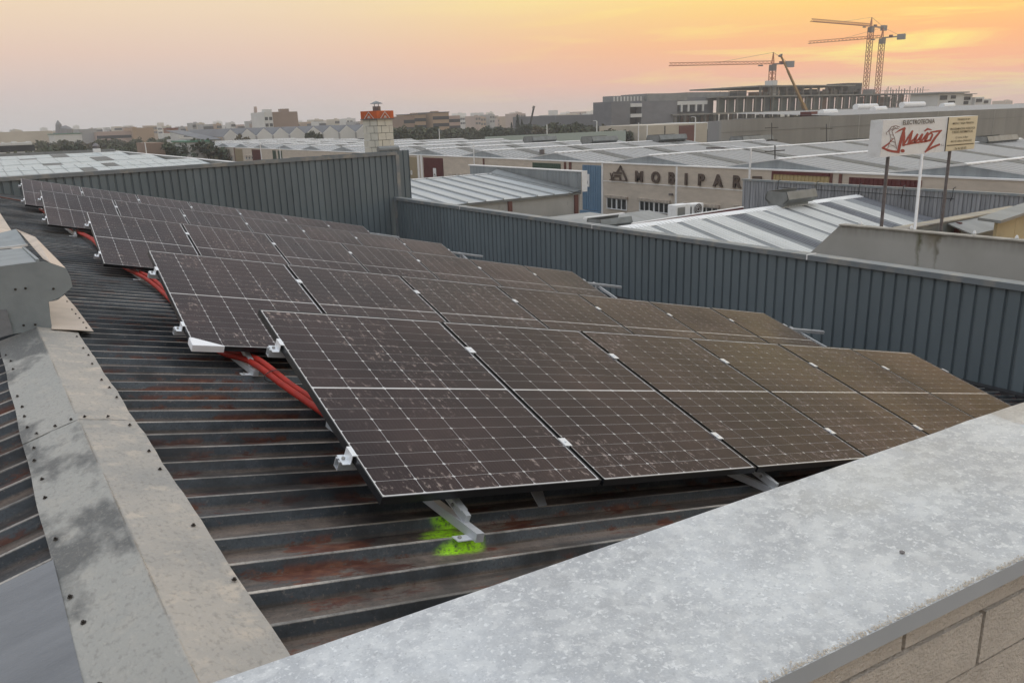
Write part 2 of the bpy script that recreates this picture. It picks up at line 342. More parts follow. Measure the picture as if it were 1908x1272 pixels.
for k in range(24):
    for m_, up_ in ((ms1, 0), (ms2, 0)):
        o = bpy.data.objects.new('roof_sheet', m_); link(o, roof)
        o.location = (-XR, Y0+k*5*PIT-12, .0015*(k % 2)-ZR+.05)
# body below the roof
hb = MB()
hb.prism([(-7, .6, zroof(-7)-.12), (XR, .6, ZR-.12), (12.1, .6, zroof(12.1)-.12), (12.1, .6, -12), (-7, .6, -12)], (0, 24.3, 0))
hb.build('building_body', concrete_dark, roof, False).location = (-XR, -12, -ZR+.05)

# ridge cap in lengths with screws
def screw_mesh():
    mb = MB(); mb.tube([(0, 0, 0), (0, 0, .002)], .0085, 10); mb.tube([(0, 0, .002), (0, 0, .008)], .0045, 6); return mb.mesh('screw', steel_scr)
steel_scr = mat('dark_screw', (.045, .038, .033), .5, .5)
scr = screw_mesh()
def ridge_pt(x, y, lift): return np.array([x, y, zroof(x)+lift])
capj = [1.0, 4.17, 6.42]
for i in range(2):
    y0, y1 = capj[i]-(.04 if i else 0), capj[i+1]
    mb = MB(); lf = .014+.0022*i
    nseg = 24; xs = [(.028, lf-.001), (.15, lf+.005), (XR-.004, lf+.0095), (XR, lf+.012), (XR+.004, lf+.0095), (.40, lf+.004), (.515, lf-.003)]
    P = []
    for j in range(nseg+1):
        y = y0+(y1-y0)*j/nseg
        for q, (x, l) in enumerate(xs):
            wob = .003*math.sin(y*9+q*1.7)+(.004*math.sin(y*23+q) if q in (0, 6) else 0)
            P.append((x+(.003*math.sin(y*7) if q in (0, 6) else 0), y, zroof(x)+l+wob))
    n = len(xs); mb.add(P, [(j*n+k, j*n+k+1, (j+1)*n+k+1, (j+1)*n+k) for j in range(nseg) for k in range(n-1)])
    rc = mb.build('ridge_cap', ridge_m, roof, True); rc.location = (-XR, -12, -ZR+.05); mod = rc.modifiers.new('thickness', 'SOLIDIFY'); mod.thickness = .0015
    rc.modifiers.new('es', 'EDGE_SPLIT').split_angle = math.radians(12); rc['label'] = ['stained pale ridge cap sheet running towards the foreground coping', 'stained ridge cap length between the lapped joint and the ventilator'][i]
    y = y0+.18
    while y < y1-.05:
        for x, tilt in ((.06, A), (.485, -A)):
            if RNG.random() < .33: continue
            o = bpy.data.objects.new('screw', scr); link(o, rc)
            o.location = ridge_pt(x+RNG.uniform(-.012, .012), y+RNG.uniform(-.03, .03), lf+.004); o.rotation_euler = (0, -tilt, 0)
        y += PIT if y > 2.2 else .3
    if i:
        for x in (.09, .17, .24, .30, .40):
            o = bpy.data.objects.new('screw', scr); link(o, rc); o.location = ridge_pt(x, y0+.03, lf+.012); o.rotation_euler = (0, A if x < XR else -A, 0)
# ridge cap beyond the ventilator
mb = MB(); P = []
for y in (11.5, 24.5):
    for x, l in ((.02, .012), (XR, .022), (.52, .012)): P.append((x, y, zroof(x)+l))
mb.add(P, [(0, 1, 4, 3), (1, 2, 5, 4)])
mb.build('ridge_cap', cream_flash, roof).location = (-XR, -12, -ZR+.05)
# smooth grey flashing sheet on the far slope, bottom left
mb = MB(); mb.prism([np.array(p) for p in ([-1.6, 1.2, zroof(-1.6)+.03], [.035, 1.2, zroof(.035)+.012], [.035, 2.86, zroof(.035)+.012], [-1.6, 2.86, zroof(-1.6)+.03])], (0, 0, .006))
tag(mb.build('flashing_sheet', lead_m), 'smooth grey flashing sheet on the far roof slope, bottom left corner', 'flashing')

# galvanised ridge ventilator, left
CX = lambda x, y: (x/4.89, 380+y/4.89)
vt = thing('ridge_ventilator', 'dented grey sheet metal ridge ventilator at the left edge', 'ventilator', (XR, 6.42, ZR))
def vpart(mb, nm, m, bevel=0):
    o = mb.build(nm, m, vt, False, bevel); o.location = (-XR, -6.42, -ZR); return o
YV = 6.42
front = [CX(*q) for q in ((-160, 590), (0, 570), (180, 545), (330, 527), (400, 520), (600, 585), (640, 660), (660, 750), (620, 790), (590, 812), (550, 850), (440, 893), (455, 1000), (476, 1140), (300, 1158), (110, 1185), (-160, 1230))]
mb = MB(); mb.prism([at(x, y, Y=YV) for x, y in front], (0, .004, 0)); vpart(mb, 'end_plate', vent_m)
p1 = at(*CX(600, 585), Y=YV); p2 = at(*CX(145, 228), Y=10.6); p3 = at(*CX(190, 265), Y=10.0); p4 = at(*CX(390, 495), Y=YV+.55); p5 = at(*CX(460, 535), Y=YV+.03)
p1b = at(*CX(320, 300), Y=8.9)
mb = MB(); mb.add([p2, p1b, p1, p5, p4, p3], [(0, 5, 4, 3, 2, 1)]); o = vpart(mb, 'wind_flap', cream_flash); o.modifiers.new('t', 'SOLIDIFY').thickness = .004
mb = MB(); q1 = at(*CX(-60, 400), Y=9.2); q2 = at(*CX(145, 228), Y=10.5); q3 = at(*CX(250, 375), Y=9.2); q0 = at(*CX(-60, 280), Y=10.5)
mb.add([q0, q2, q3, q1], [(0, 3, 2, 1)]); o = vpart(mb, 'far_plate', vent_m); o.modifiers.new('t', 'SOLIDIFY').thickness = .004
mb = MB(); mb.bar(at(*CX(-60, 412), Y=9.1), at(*CX(252, 374), Y=9.1), .02); vpart(mb, 'edge_strip', white_paint)
q4 = at(*CX(-60, 425), Y=9.0); q5 = at(*CX(205, 400), Y=9.0); q6 = at(*CX(330, 527), Y=YV+.05); q7 = at(*CX(-60, 575), Y=YV+.05)
mb = MB(); mb.add([q4, q5, q6, q7], [(0, 3, 2, 1)]); vpart(mb, 'top_plate', vent_m).modifiers.new('t', 'SOLIDIFY').thickness = .004
mb = MB(); mb.bar(at(*CX(215, 405), Y=8.9), at(*CX(345, 522), Y=YV+.12), .02, .03); vpart(mb, 'throat_rail', vent_m)
mb = MB(); mb.add([at(*CX(60, 962), Y=YV-.01), at(*CX(105, 1110), Y=YV-.01), at(*CX(118, 1185), Y=YV-.01), at(*CX(-160, 1250), Y=YV-.01), at(*CX(-160, 965), Y=YV-.01)], [(0, 1, 2, 3, 4)]); vpart(mb, 'side_plate', lead_m).modifiers.new('t', 'SOLIDIFY').thickness = .003
for q in ((140, 778), (232, 768), (487, 772), (215, 1105), (320, 1098)):
    o = bpy.data.objects.new('rivet', scr); link(o, vt); o.location = at(*CX(*q), Y=YV-.012)-np.array([XR, 6.42, ZR]); o.rotation_euler = (math.pi/2, 0, 0)
mb = MB(); mb.prism([at(*CX(*q), n=NR, c=CR+.03) for q in ((445, 893), (520, 880), (588, 830), (690, 945), (852, 1162), (655, 1148), (470, 1142))], NR*.003)
fl = mb.build('flashing_sheet', cream_flash); tag(fl, 'pale beige flashing sheet sticking out below the ventilator', 'flashing')
for q in ((612, 890), (657, 963), (690, 1003), (724, 1041), (760, 1082), (787, 1130)):
    o = bpy.data.objects.new('screw', scr); link(o, fl); o.location = at(*CX(*q), n=NR, c=CR+.034); o.rotation_euler = (0, -A, 0)
mb = MB(); mb.bar(at(0, 367, n=NR, c=CR+.02), at(44, 375, n=NR, c=CR+.02), .03, .02)
tag(mb.build('roof_strip', mat('rust_strip', (.12, .035, .02), .6)), 'thin rust red strip lying on the roof at the far left', 'strip')

# ------------------------------------------------------------------ dark cladding walls
def clad_mesh(nper, h):
    kn = []
    for i in range(nper):
        y = i*PIT; kn += [(y, 0), (y+.150, 0), (y+.163, .034), (y+.196, .034)]
    kn.append((nper*PIT, 0)); return kn
def clad_sheet(nm, nper, hbot, htop, m):
    """sheet along local x, ribs recessed to local +y"""
    kn = clad_mesh(nper, 0); mb = MB(); P = []
    for (x, dy) in kn: P += [(x, dy, hbot), (x, dy, htop)]
    mb.add(P, [(2*i, 2*i+2, 2*i+3, 2*i+1) for i in range(len(kn)-1)]); return mb.mesh(nm, m)
bw = thing('cladding_wall', 'tall blue grey ribbed cladding wall across the far end of the roof', 'wall', (0, 24.6, -1.6))
cm5 = clad_sheet('wall_sheet', 5, -3.0, .555, cladding_m)
for k in range(-7, 12):
    o = bpy.data.objects.new('wall_sheet', cm5); link(o, bw); o.location = (.30+k*5*PIT, .002*(k % 2), .0143*k-.05)
mb = MB(); mb.prism([(-7, -.03, .40), (12.22, -.03, .52+.14), (12.22, -.03, .61+.03), (-7, -.03, .49)], (0, .16, 0)); mb.v = []; mb.f = []; mb.mi = []
mb.prism([(-7, -.035, .345), (12.25, -.035, .525), (12.25, -.035, .632), (-7, -.035, .452)], (0, .2, 0)); mb.build('cap_flashing', flash_m, bw)
mb = MB(); mb.box(12.17, 12.30, -.03, .16, -3, .53); mb.build('corner_trim', flash_m, bw)
rw = thing('cladding_wall', 'long blue grey ribbed cladding wall along the lower right roof edge', 'wall', (12.0, 12, -4.06))
cmr = clad_sheet('wall_sheet', 5, -.6, 1.555, cladding_m)
for k in range(25):
    o = bpy.data.objects.new('wall_sheet', cmr); link(o, rw); o.rotation_euler = (0, 0, -math.pi/2); o.location = (.002*(k % 2), 12.5-k*5*PIT, 0)
mb = MB(); mb.box(-.035, .22, -13, 12.55, 1.515, 1.605); mb.build('cap_flashing', flash_m, rw)
for y in (8.2, 2.2, -3.6, -9.5):
    mb = MB(); mb.box(-.037, .222, y-.012, y+.012, 1.517, 1.608); mb.build('cap_joint', cap_white, rw)
mb = MB(); mb.box(-.05, .0, 12.35, 12.47, -.2, 1.52); mb.build('corner_trim', flash_m, rw)
# dark gutter along the foot of that wall
mb = MB(); mb.box(11.86, 11.99, .7, 24.4, zroof(12)-.05, zroof(12)+.05); tag(mb.build('gutter_strip', mat('gutter_dark', (.03, .03, .032), .6)), 'dark gutter strip at the foot of the lower right wall', 'gutter')

# ------------------------------------------------------------------ foreground parapet with metal coping
par = thing('parapet', 'block parapet with galvanised metal coping in the foreground', 'parapet', (1.0, .70, -.72))
def cy_in(x): return .955-.0865*(x-.18)
def cy_out(x): return .600-.1015*(x)
mb = MB(); xs = list(np.linspace(-1.2, 12.2, 135)); P = []
for x in xs:
    b_ = .0035*math.sin(x*5.1)+.002*math.sin(x*13+1)
    dent = -.004*math.exp(-((x-2.02)/.10)**2)+.003*math.exp(-((x-1.84)/.07)**2)
    for t_, z_ in ((0, -.05), (0, 0), (.3, .002), (.55, .001), (.8, .002), (1, 0), (1, -.03)):
        y = cy_in(x)*(1-t_)+cy_out(x)*t_
        P.append((x-1.0, y-.70, z_+.02+(b_ if 0 < t_ < 1 else 0)+dent*(1-t_)*(z_ >= 0)))
n = 7; mb.add(P, [(i*n+k, i*n+k+1, (i+1)*n+k+1, (i+1)*n+k) for i in range(len(xs)-1) for k in range(5)]); mb.m = 1
mb.add([], []); b0 = 0
mb.f += [(i*n+5, i*n+6, (i+1)*n+6, (i+1)*n+5) for i in range(len(xs)-1)]; mb.mi += [1]*(len(xs)-1)
cp = mb.build('coping_sheet', [coping_m, fascia_m], par, True)
cp.modifiers.new('t', 'SOLIDIFY').thickness = .002
es = cp.modifiers.new('es', 'EDGE_SPLIT'); es.split_angle = math.radians(40)
# lapped end of the next coping length, and small debris
mb = MB(); P = []
for i in range(40):
    x = 1.865+i*.012*(1 if i < 20 else 4)
    for t_, z_ in ((0, .002), (.33, .0045), (.66, .0045), (1, .002)):
        y = cy_in(x)*(1-t_)+cy_out(x)*t_; P.append((x-1.0+(.05*(t_-.3) if i == 0 else 0), y-.70, z_+.0205+.0035*math.sin(x*5.1)+.002*math.sin(x*13+1)-.002*(1-t_)))
mb.add(P, [(i*4+k, i*4+k+1, (i+1)*4+k+1, (i+1)*4+k) for i in range(39) for k in range(3)])
lj = mb.build('coping_lap', coping_m, par, True); lj.modifiers.new('t', 'SOLIDIFY').thickness = .0025
rgd = random.Random(8)
P = at(1681, 1028, Z=-.6985); mb = MB(); mb.tube([P, P+np.array([0, 0, .0009])], .0042, 12); o = mb.build('washer', grey_steel, par); o.location = (-1.0, -.70, .72)
# grit collected along the outer edge
rg = random.Random(3); mb = MB()
for i in range(5200):
    x = rg.uniform(.2, 2.4); o_ = abs(rg.gauss(0, .0045)); y = cy_out(x)+.001+o_; s = rg.uniform(.0006, .0017)
    z = .0212
    q = [(x-1+s*math.cos(a_)*rg.uniform(.7, 1.2), y-.7+s*math.sin(a_)*rg.uniform(.7, 1.2), z) for a_ in (0, 2.1, 4.2)]
    mb.add(q+[(x-1, y-.7, z+s*.55)], [(0, 1, 3), (1, 2, 3), (2, 0, 3)])
g_ = mb.build('edge_grit', grit_m, par); g_['kind'] = 'stuff'
# block courses of the outer face
def blockmesh(L_, H_):
    mb = MB(); mb.box(0, L_, 0, .12, -H_, 0); return mb.mesh('block', parapet_block)
mb = MB(); P = [(-1.2-1, cy_out(-1.2)+.035-.7, -.008), (3.5-1, cy_out(3.5)+.035-.7, -.008)]
mb.prism([P[0], P[1], (P[1][0], P[1][1], -2.2), (P[0][0], P[0][1], -2.2)], (0, .2, 0)); mb.build('mortar_bed', mortar_m, par)
ang = math.atan(-.1015); bl = blockmesh(.392, .098)
zz = [.055-.098-.02, ] ; z = -.04+.0
for c in range(6):
    ztop = (-.775+.72+.098)-c*.106 - .0
    for k in range(9):
        x = -.6+(.2 if c % 2 else 0)+k*.40+.045
        o = bpy.data.objects.new('block', bl); link(o, par); o.location = (x-1, cy_out(x)+.022-.7+RNG.uniform(-.002, .002), ztop-.008); o.rotation_euler = (RNG.uniform(-.006, .006), 0, ang)
        if c == 0: o.scale = (1, 1, .52)
        if c == 0: o.location.z = -.013
# inner face
mb = MB(); mb.prism([(-2.2, cy_in(-1.2)-.03-.7, -.02), (11.2, cy_in(12.2)-.03-.7, -.02), (11.2, cy_in(12.2)-.03-.7, -4), (-2.2, cy_in(-1.2)-.03-.7, -4)], (0, -.1, 0)); mb.build('inner_face', concrete, par)

# ------------------------------------------------------------------ solar panels
PW, PH, GAP = 1.134, 1.722, .020
ROWS = [(1.218, 4.239, -.956, .258, 6), (1.168, 6.966, -.945, .254, 7), (1.259, 11.388, -.978, .263, 7), (1.130, 16.077, -.952, .262, 7), (1.110, 20.399, -.940, .262, 7)]
def cell_mat(nm='solar_cell', dirty=0):
    m = bpy.data.materials.new(nm); m.use_nodes = True; t = m.node_tree; b = t.nodes['Principled BSDF']; LK = t.links.new
    g = t.nodes.new('ShaderNodeNewGeometry'); tc_ = t.nodes.new('ShaderNodeTexCoord')
    def noise(src, st, sc, det=6, rough=.6):
        mp = t.nodes.new('ShaderNodeMapping'); mp.inputs['Scale'].default_value = st; LK(src, mp.inputs[0])
        n = t.nodes.new('ShaderNodeTexNoise'); n.inputs['Scale'].default_value = sc; n.inputs['Detail'].default_value = det; n.inputs['Roughness'].default_value = rough; LK(mp.outputs[0], n.inputs[0]); return n.outputs[0]
    def mr(v, a_, b_, c_=0, d_=1):
        n = t.nodes.new('ShaderNodeMapRange'); n.inputs[1].default_value = a_; n.inputs[2].default_value = b_; n.inputs[3].default_value = c_; n.inputs[4].default_value = d_; LK(v, n.inputs[0]); return n.outputs[0]
    def mm(op, a_, b_=None):
        n = t.nodes.new('ShaderNodeMath'); n.operation = op
        for i, v in ((0, a_), (1, b_)):
            if v is None: continue
            if isinstance(v, (int, float)): n.inputs[i].default_value = v
            else: LK(v, n.inputs[i])
        return n.outputs[0]
    def mix(f, a_, b_):
        n = t.nodes.new('ShaderNodeMix'); n.data_type = 'RGBA'; LK(f, n.inputs[0])
        for i, v in ((6, a_), (7, b_)):
            if hasattr(v, 'node'): LK(v, n.inputs[i])
            else: n.inputs[i].default_value = v
        return n.outputs[2]
    sp = t.nodes.new('ShaderNodeSeparateXYZ'); LK(tc_.outputs['Object'], sp.inputs[0])
    bus = mr(mm('ABSOLUTE', mm('SINE', mm('MULTIPLY', sp.outputs[0], math.pi/.0182))), .0, .13, 1, 0)
    P = g.outputs['Position']
    base = mix(mr(noise(P, (1, 1, 1), .6, 3), .3, .7), (.014, .011, .013, 1), (.024, .018, .018, 1))
    c1 = mix(mm('MULTIPLY', bus, .35), base, (.16, .15, .15, 1))
    dust = mr(noise(P, (1, 1, 1), .9, 8, .65), .40, .75, .02, .17)
    c1 = mix(dust, c1, (.26, .160, .135, 1))
    smear = mm('MULTIPLY', mr(noise(P, (1.6, .8, 1), 24, 6, .65), .56, .68), mr(noise(P, (1, 1, 1), 1.5, 3), .48-.14*dirty, .60-.12*dirty))
    c1 = mix(mm('MULTIPLY', smear, .55), c1, (.58, .48, .43, 1))
    LK(c1, b.inputs['Base Color']); b.inputs['Specular Tint'].default_value = (1.0, .80, .90, 1); b.inputs['Specular IOR Level'].default_value = .20; b.inputs['IOR'].default_value = 1.40
    LK(mm('ADD', mr(noise(P, (1, 1, 1), .7, 6), .3, .75, .27, .42), mm('MULTIPLY', smear, .4)), b.inputs['Roughness'])
    return m
cell_m = cell_mat()
def cell_mesh():
    w, h, c_, t_ = .1827/2, .0914/2, .0070, .0003
    o = [(-w+c_, -h), (w-c_, -h), (w, -h+c_), (w, h-c_), (w-c_, h), (-w+c_, h), (-w, h-c_), (-w, -h+c_)]
    mb = MB(); mb.add([(x, y, t_) for x, y in o]+[(x, y, 0) for x, y in o], [tuple(range(8))]+[((i+1) % 8, i, 8+i, 8+(i+1) % 8) for i in range(8)]); return mb
cell_dirty = cell_mat('solar_cell_soiled', 1)
cellmb = cell_mesh(); cellme = cellmb.mesh('cell', cell_m); cellme2 = cellmb.mesh('cell', cell_dirty)
CELLS = []
cx0 = (PW-(6*.1827+5*.0022))/2
for j in range(18):
    hv = (PH-(18*.0914+16*.0019+.012))/2+j*(.0914+.0019)+.0905/2+(.0104 if j >= 9 else 0)
    for i in range(6): CELLS.append((cx0+i*(.1827+.0022)+.091, hv))
fmb = MB()
for (x0, x1, y0, y1) in ((0, PW, 0, .0055), (0, PW, PH-.0055, PH), (0, .0055, .0055, PH-.0055), (PW-.0055, PW, .0055, PH-.0055)): fmb.box(x0, x1, y0, y1, -.035, 0)
for (x0, x1, y0, y1) in ((.0055, PW-.0055, .0055, .03), (.0055, PW-.0055, PH-.03, PH-.0055)): fmb.box(x0, x1, y0, y1, -.035, -.033)
frame_me = fmb.mesh('frame', black_frame)
bsm = MB(); bsm.box(.0055, PW-.0055, .0055, PH-.0055, -.008, -.0032); bs_me = bsm.mesh('backsheet', backsheet)
jb = MB(); jb.box(PW/2-.06, PW/2+.06, PH*.5-.04, PH*.5+.04, -.028, -.0085); jb_me = jb.mesh('junction_box', black_rubber)
gmb = MB()
for (x, y) in CELLS: gmb.add([(p[0]+x, p[1]+y, p[2]-.0031) for p in cellmb.v], cellmb.f)
grid_me = gmb.mesh('cell_grid', cell_m)
ORD = ['first', 'second', 'third', 'fourth', 'fifth', 'sixth', 'seventh']
RN = ['front row', 'second row', 'third row', 'fourth row', 'fifth and farthest row']
FR = []
for ri, (x, y, z, b, cnt) in enumerate(ROWS):
    r_ = np.array([math.cos(A), 0, -math.sin(A)]); vv = -np.array([0, 1, 0])*math.cos(b)-NR*math.sin(b); yy = -vv; nn = np.cross(r_, yy)
    FR.append((np.array([x, y, z]), r_, vv, nn, b))
    for k in range(cnt):
        O = np.array([x, y, z])+r_*(k*(PW+GAP))+vv*PH + nn*RNG.uniform(-.0015, .0015)
        mw = Matrix(((r_[0], yy[0], nn[0], O[0]), (r_[1], yy[1], nn[1], O[1]), (r_[2], yy[2], nn[2], O[2]), (0, 0, 0, 1)))
        t = thing('solar_panel', f'black framed solar panel in the {RN[ri]}, {ORD[k]} from the roof ridge', 'solar panel', group='solar panels on the roof', mw=mw)
        for nm, me in (('frame', frame_me), ('backsheet', bs_me), ('junction_box', jb_me)):
            link(bpy.data.objects.new(nm, me), t)
        if ri < 3:
            for ci, (cx, cy) in enumerate(CELLS):
                soiled = ci < 6 or (ci < 12 and RNG.random() < .5) or (ci % 6 == 5 and RNG.random() < .35+.1*k) or RNG.random() < .02*k
                o = bpy.data.objects.new('cell', cellme2 if soiled else cellme); o.location = (cx, cy, -.0031); link(o, t)
        else:
            o = bpy.data.objects.new('cell_grid', grid_me); link(o, t); o['kind'] = 'stuff'

# mounting frames
def zclamp():
    mb = MB(); w = .04
    pr = [(-.045, -.036), (-.012, -.036), (-.012, .004), (.010, .004), (.010, .0005), (-.0085, .0005), (-.0085, -.0395), (-.045, -.0395)]
    # profile in (x,z), extruded along y
    mb.prism([(px_, -w, pz_) for px_, pz_ in pr], (0, 2*w*.9, 0)); return mb.mesh('end_clamp', white_alu)
def mclamp():
    mb = MB(); mb.box(-.022, .022, -.035, .035, .0008, .004); mb.box(-.006, .006, -.035, .035, -.04, .0006); mb.tube([(0, 0, .004), (0, 0, .009)], .007, 6); return mb.mesh('mid_clamp', white_alu)
zc, mc = zclamp(), mclamp()
bolt = MB(); bolt.tube([(0, 0, 0), (0, 0, .009)], .008, 6); bolt_me = bolt.mesh('bolt', steel_bolt)
GN = ['front row', 'second row', 'third row', 'fourth row', 'farthest row']
for ri, (O, r_, vv, nn, b) in enumerate(FR):
    cnt = ROWS[ri][4]; Ltot = cnt*(PW+GAP)-GAP; yy = -vv
    mw = Matrix(((r_[0], yy[0], nn[0], O[0]), (r_[1], yy[1], nn[1], O[1]), (r_[2], yy[2], nn[2], O[2]), (0, 0, 0, 1)))
    t = thing('mounting_frame', f'aluminium rails, legs and clamps holding the {GN[ri]} of solar panels', 'mounting frame', group='panel mounting frames', mw=mw)
    VS = (.40, 1.40)
    for vi, v_ in enumerate(VS):
        mb = MB(); ext = (.35 if ri else .08) if vi else (.95 if ri else .08)
        y = -v_; mb.box(-.055, Ltot+ext, y-.02, y+.02, -.078, -.0745); mb.box(-.055, Ltot+ext, y-.02, y-.016, -.0745, -.0365); mb.box(-.055, Ltot+ext, y+.016, y+.02, -.0745, -.0365); mb.box(-.055, Ltot+ext, y-.016, y-.006, -.040, -.0365); mb.box(-.055, Ltot+ext, y+.006, y+.016, -.040, -.0365)
        mb.build('rail', alu, t)
        o = bpy.data.objects.new('end_clamp', zc); link(o, t); o.location = (-.001, y, 0)
        bo = bpy.data.objects.new('bolt', bolt_me); link(bo, t); bo.location = (-.03, y, -.036)
        o = bpy.data.objects.new('end_clamp', zc); link(o, t); o.location = (Ltot+.001, y, 0); o.rotation_euler = (0, 0, math.pi)
        for k in range(1, cnt):
            o = bpy.data.objects.new('mid_clamp', mc); link(o, t); o.location = (k*(PW+GAP)-GAP/2, y, 0)
    # triangular supports; local z of the crest plane varies with v: plane tilted by b
    def crest(v_): # local z of roof crest plane at distance v_ down the panel
        P = O+vv*v_; return (CR-P@NR)/(nn@NR)
    legs = [.38, 2.45, 4.45, 6.45] if cnt == 6 else [.38, 2.5, 4.6, 6.6, 8.45]
    roofY = np.array([0, -1., 0])
    for q in legs:
        fl = MB()
        # base rail lies on the crests, along -Y
        P0 = O+r_*q+vv*.25; P1 = O+r_*q+vv*1.80
        P0 = P0+NR*((CR-P0@NR)); P1 = P1+NR*((CR-P1@NR)); P1 = P1+np.array([0, -.075, 0])
        loc = lambda P: np.array([(P-O)@r_, (P-O)@yy, (P-O)@nn])
        nb = np.array([loc(O+NR)[0], loc(O+NR)[1], loc(O+NR)[2]])
        a_, e_ = loc(P0+NR*.0205), loc(P1+NR*.0205)
        fl.bar(a_, e_, .036, .037, nb); fl.build('base_rail', alu, t)
        fl = MB(); fl.bar(loc(O+r_*(q+.006)+vv*.22)+np.array([0, 0, -.099]), loc(O+r_*(q+.006)+vv*1.785)+np.array([0, 0, -.099]), .024, .042); fl.bar(loc(O+r_*(q+.006)+vv*.22)+np.array([0, 0, -.082]), loc(O+r_*(q+.006)+vv*1.745)+np.array([0, 0, -.082]), .036, .007); fl.bar(loc(O+r_*(q+.006)+vv*.22)+np.array([0, 0, -.112]), loc(O+r_*(q+.006)+vv*1.785)+np.array([0, 0, -.112]), .030, .004); fl.build('tilted_beam', alu, t)
        fl = MB(); Pt = O+r_*(q-.02)+vv*.36; Pb = Pt+NR*(CR-Pt@NR)+NR*.02; fl.bar(loc(Pt)+np.array([0, 0, -.09]), loc(Pb), .03, .03); fl.build('rear_leg', alu, t)
        fl = MB(); Pf = P1+np.array([0, .05, 0])-r_*.055; lf = loc(Pf+NR*.002); fl.bar(loc(Pf-r_*.03+NR*.003), loc(Pf+r_*.05+NR*.003), .05, .004, nb); fl.build('foot_bracket', white_alu, t)
        bo = bpy.data.objects.new('bolt', bolt_me); link(bo, t); bo.location = loc(Pf-r_*.01+NR*.005)
        bo = bpy.data.objects.new('bolt', bolt_me); link(bo, t); bo.location = loc(O+r_*(q-.006)+vv*1.68)+np.array([0, 0, -.098]); bo.rotation_euler = (0, -math.pi/2, 0)
# shiny bracket on the roof below the first gap
mb = MB(); P = [at(x, y, n=NR, c=CR) for x, y in ((985, 922), (1008, 920), (1019, 940), (1004, 943))]
mb.add([P[0]+NR*.03, P[1]+NR*.03, P[2], P[3]], [(0, 3, 2, 1)]); o = mb.build('roof_bracket', alu); o.modifiers.new('t', 'SOLIDIFY').thickness = .004
tag(o, 'small folded metal bracket on the roof under the front panel edge', 'bracket')
# white card corner protector, second row
O, r_, vv, nn, b = FR[1]
e = O+vv*PH
mb = MB(); tri = [e-r_*.004+vv*.004, e+r_*.20+vv*.004, e+r_*.20-vv*.004, e+r_*.02-vv*.11, e-r_*.004-vv*.11]
mb.prism([p+nn*.0012 for p in tri], nn*.002)
mb.prism([e-r_*.004+vv*.004, e+r_*.20+vv*.004, e+r_*.20+vv*.004-nn*.042, e-r_*.004+vv*.004-nn*.042], vv*.002)
mb.prism([e-r_*.004+vv*.004, e-r_*.004-vv*.11, e-r_*.004-vv*.11-nn*.042, e-r_*.004+vv*.004-nn*.042], -r_*.002)
tag(mb.build('corner_protector', white_card), 'white card corner protector on the second row panel nearest the ridge', 'corner protector')

# red conduits running from row to row beneath the panels
def spline(pts, n=10):
    P = [np.array(p, float) for p in pts]; o = []
    for i in range(len(P)-1):
        p0, p1, p2, p3 = P[max(i-1, 0)], P[i], P[i+1], P[min(i+2, len(P)-1)]
        for k in range(n):
            t_ = k/n; o.append(.5*((2*p1)+(-p0+p2)*t_+(2*p0-5*p1+4*p2-p3)*t_**2+(-p0+3*p1-3*p2+p3)*t_**3))
    o.append(P[-1]); return o
def rp(x, y, lift): return (x, y, zroof(x)+lift)
for j, dx in enumerate((0, .06)):
    pts = [rp(1.52+dx, 3.4, .025), rp(1.50+dx, 4.1, .028), rp(1.46+dx*.9, 4.75, .045), rp(1.42+dx*.8, 5.3, .07+.02*j), rp(1.32+dx*1.2, 5.75, .05), rp(1.40+dx, 6.9, .03), rp(1.50+dx*.7, 8.3, .03), rp(1.50+dx*.8, 9.3, .06+.02*j), rp(1.44+dx, 10.3, .05), rp(1.45+dx, 12, .03), rp(1.49+dx*.8, 13.4, .06), rp(1.40+dx, 15.1, .05), rp(1.35+dx, 17, .04), rp(1.3+dx, 19.5, .04)]
    mb = MB(); sp_ = spline(pts, 84); mb.tube(sp_, [.0185+(.0028 if i % 2 else 0) for i in range(len(sp_))], 10)
    tag(mb.build('conduit', red_tube, None, True), ['red corrugated conduit nearest the ridge running under the panels', 'red corrugated conduit farther from the ridge, twisted with its twin'][j], 'conduit', 'red conduits under the panels')
for (x, y, l) in ((1.47, 4.95, .055), (1.53, 4.05, .03)):
    mb = MB(); P = [(x+.066*math.cos(a_), y+.01*math.sin(a_), zroof(x)+l+.036*math.sin(a_)) for a_ in np.linspace(0, 2*math.pi, 15)]; mb.tube(P, .003, 5)
    tag(mb.build('cable_tie', black_rubber), f'black cable tie round the red conduits {"at the middle of" if y > 4.5 else "at the panel end of"} the near visible run', 'cable tie', 'cable ties on the conduits')

# ================================================================== beyond this roof
GZ = -12.0
def sheet(name, x0, x1, y0, y1, z, m, kind='structure'):
    mb = MB(); mb.add([(x0, y0, z), (x1, y0, z), (x1, y1, z), (x0, y1, z)], [(0, 1, 2, 3)]); o = mb.build(name, m); o['kind'] = kind; return o
ground_m = mat('ground_earth', (.12, .105, .075), .95, 0, (.055, .065, .035), .02, lo=.4, hi=.6, col3=(.16, .14, .10), scale3=.05, lo3=.5, hi3=.7)
field_m = mat('ploughed_field', (.17, .135, .09), .95, 0, (.13, .105, .07), .03, stretch=(1, 6, 1))
scrub_m = mat('scrub', (.07, .075, .045), .95, 0, (.11, .095, .06), .05)
sheet('ground', -790, 2390, -75, 2290, GZ, ground_m)
sheet('street', 40.2, 51.8, -60, 330, GZ+.02, asphalt)
sheet('yard', 12.5, 40, -40, 60, GZ+.015, asphalt)
sheet('field', -160, 150, 330, 430, GZ+.02, scrub_m)
sheet('field', -300, 60, 520, 760, GZ+.03, field_m)

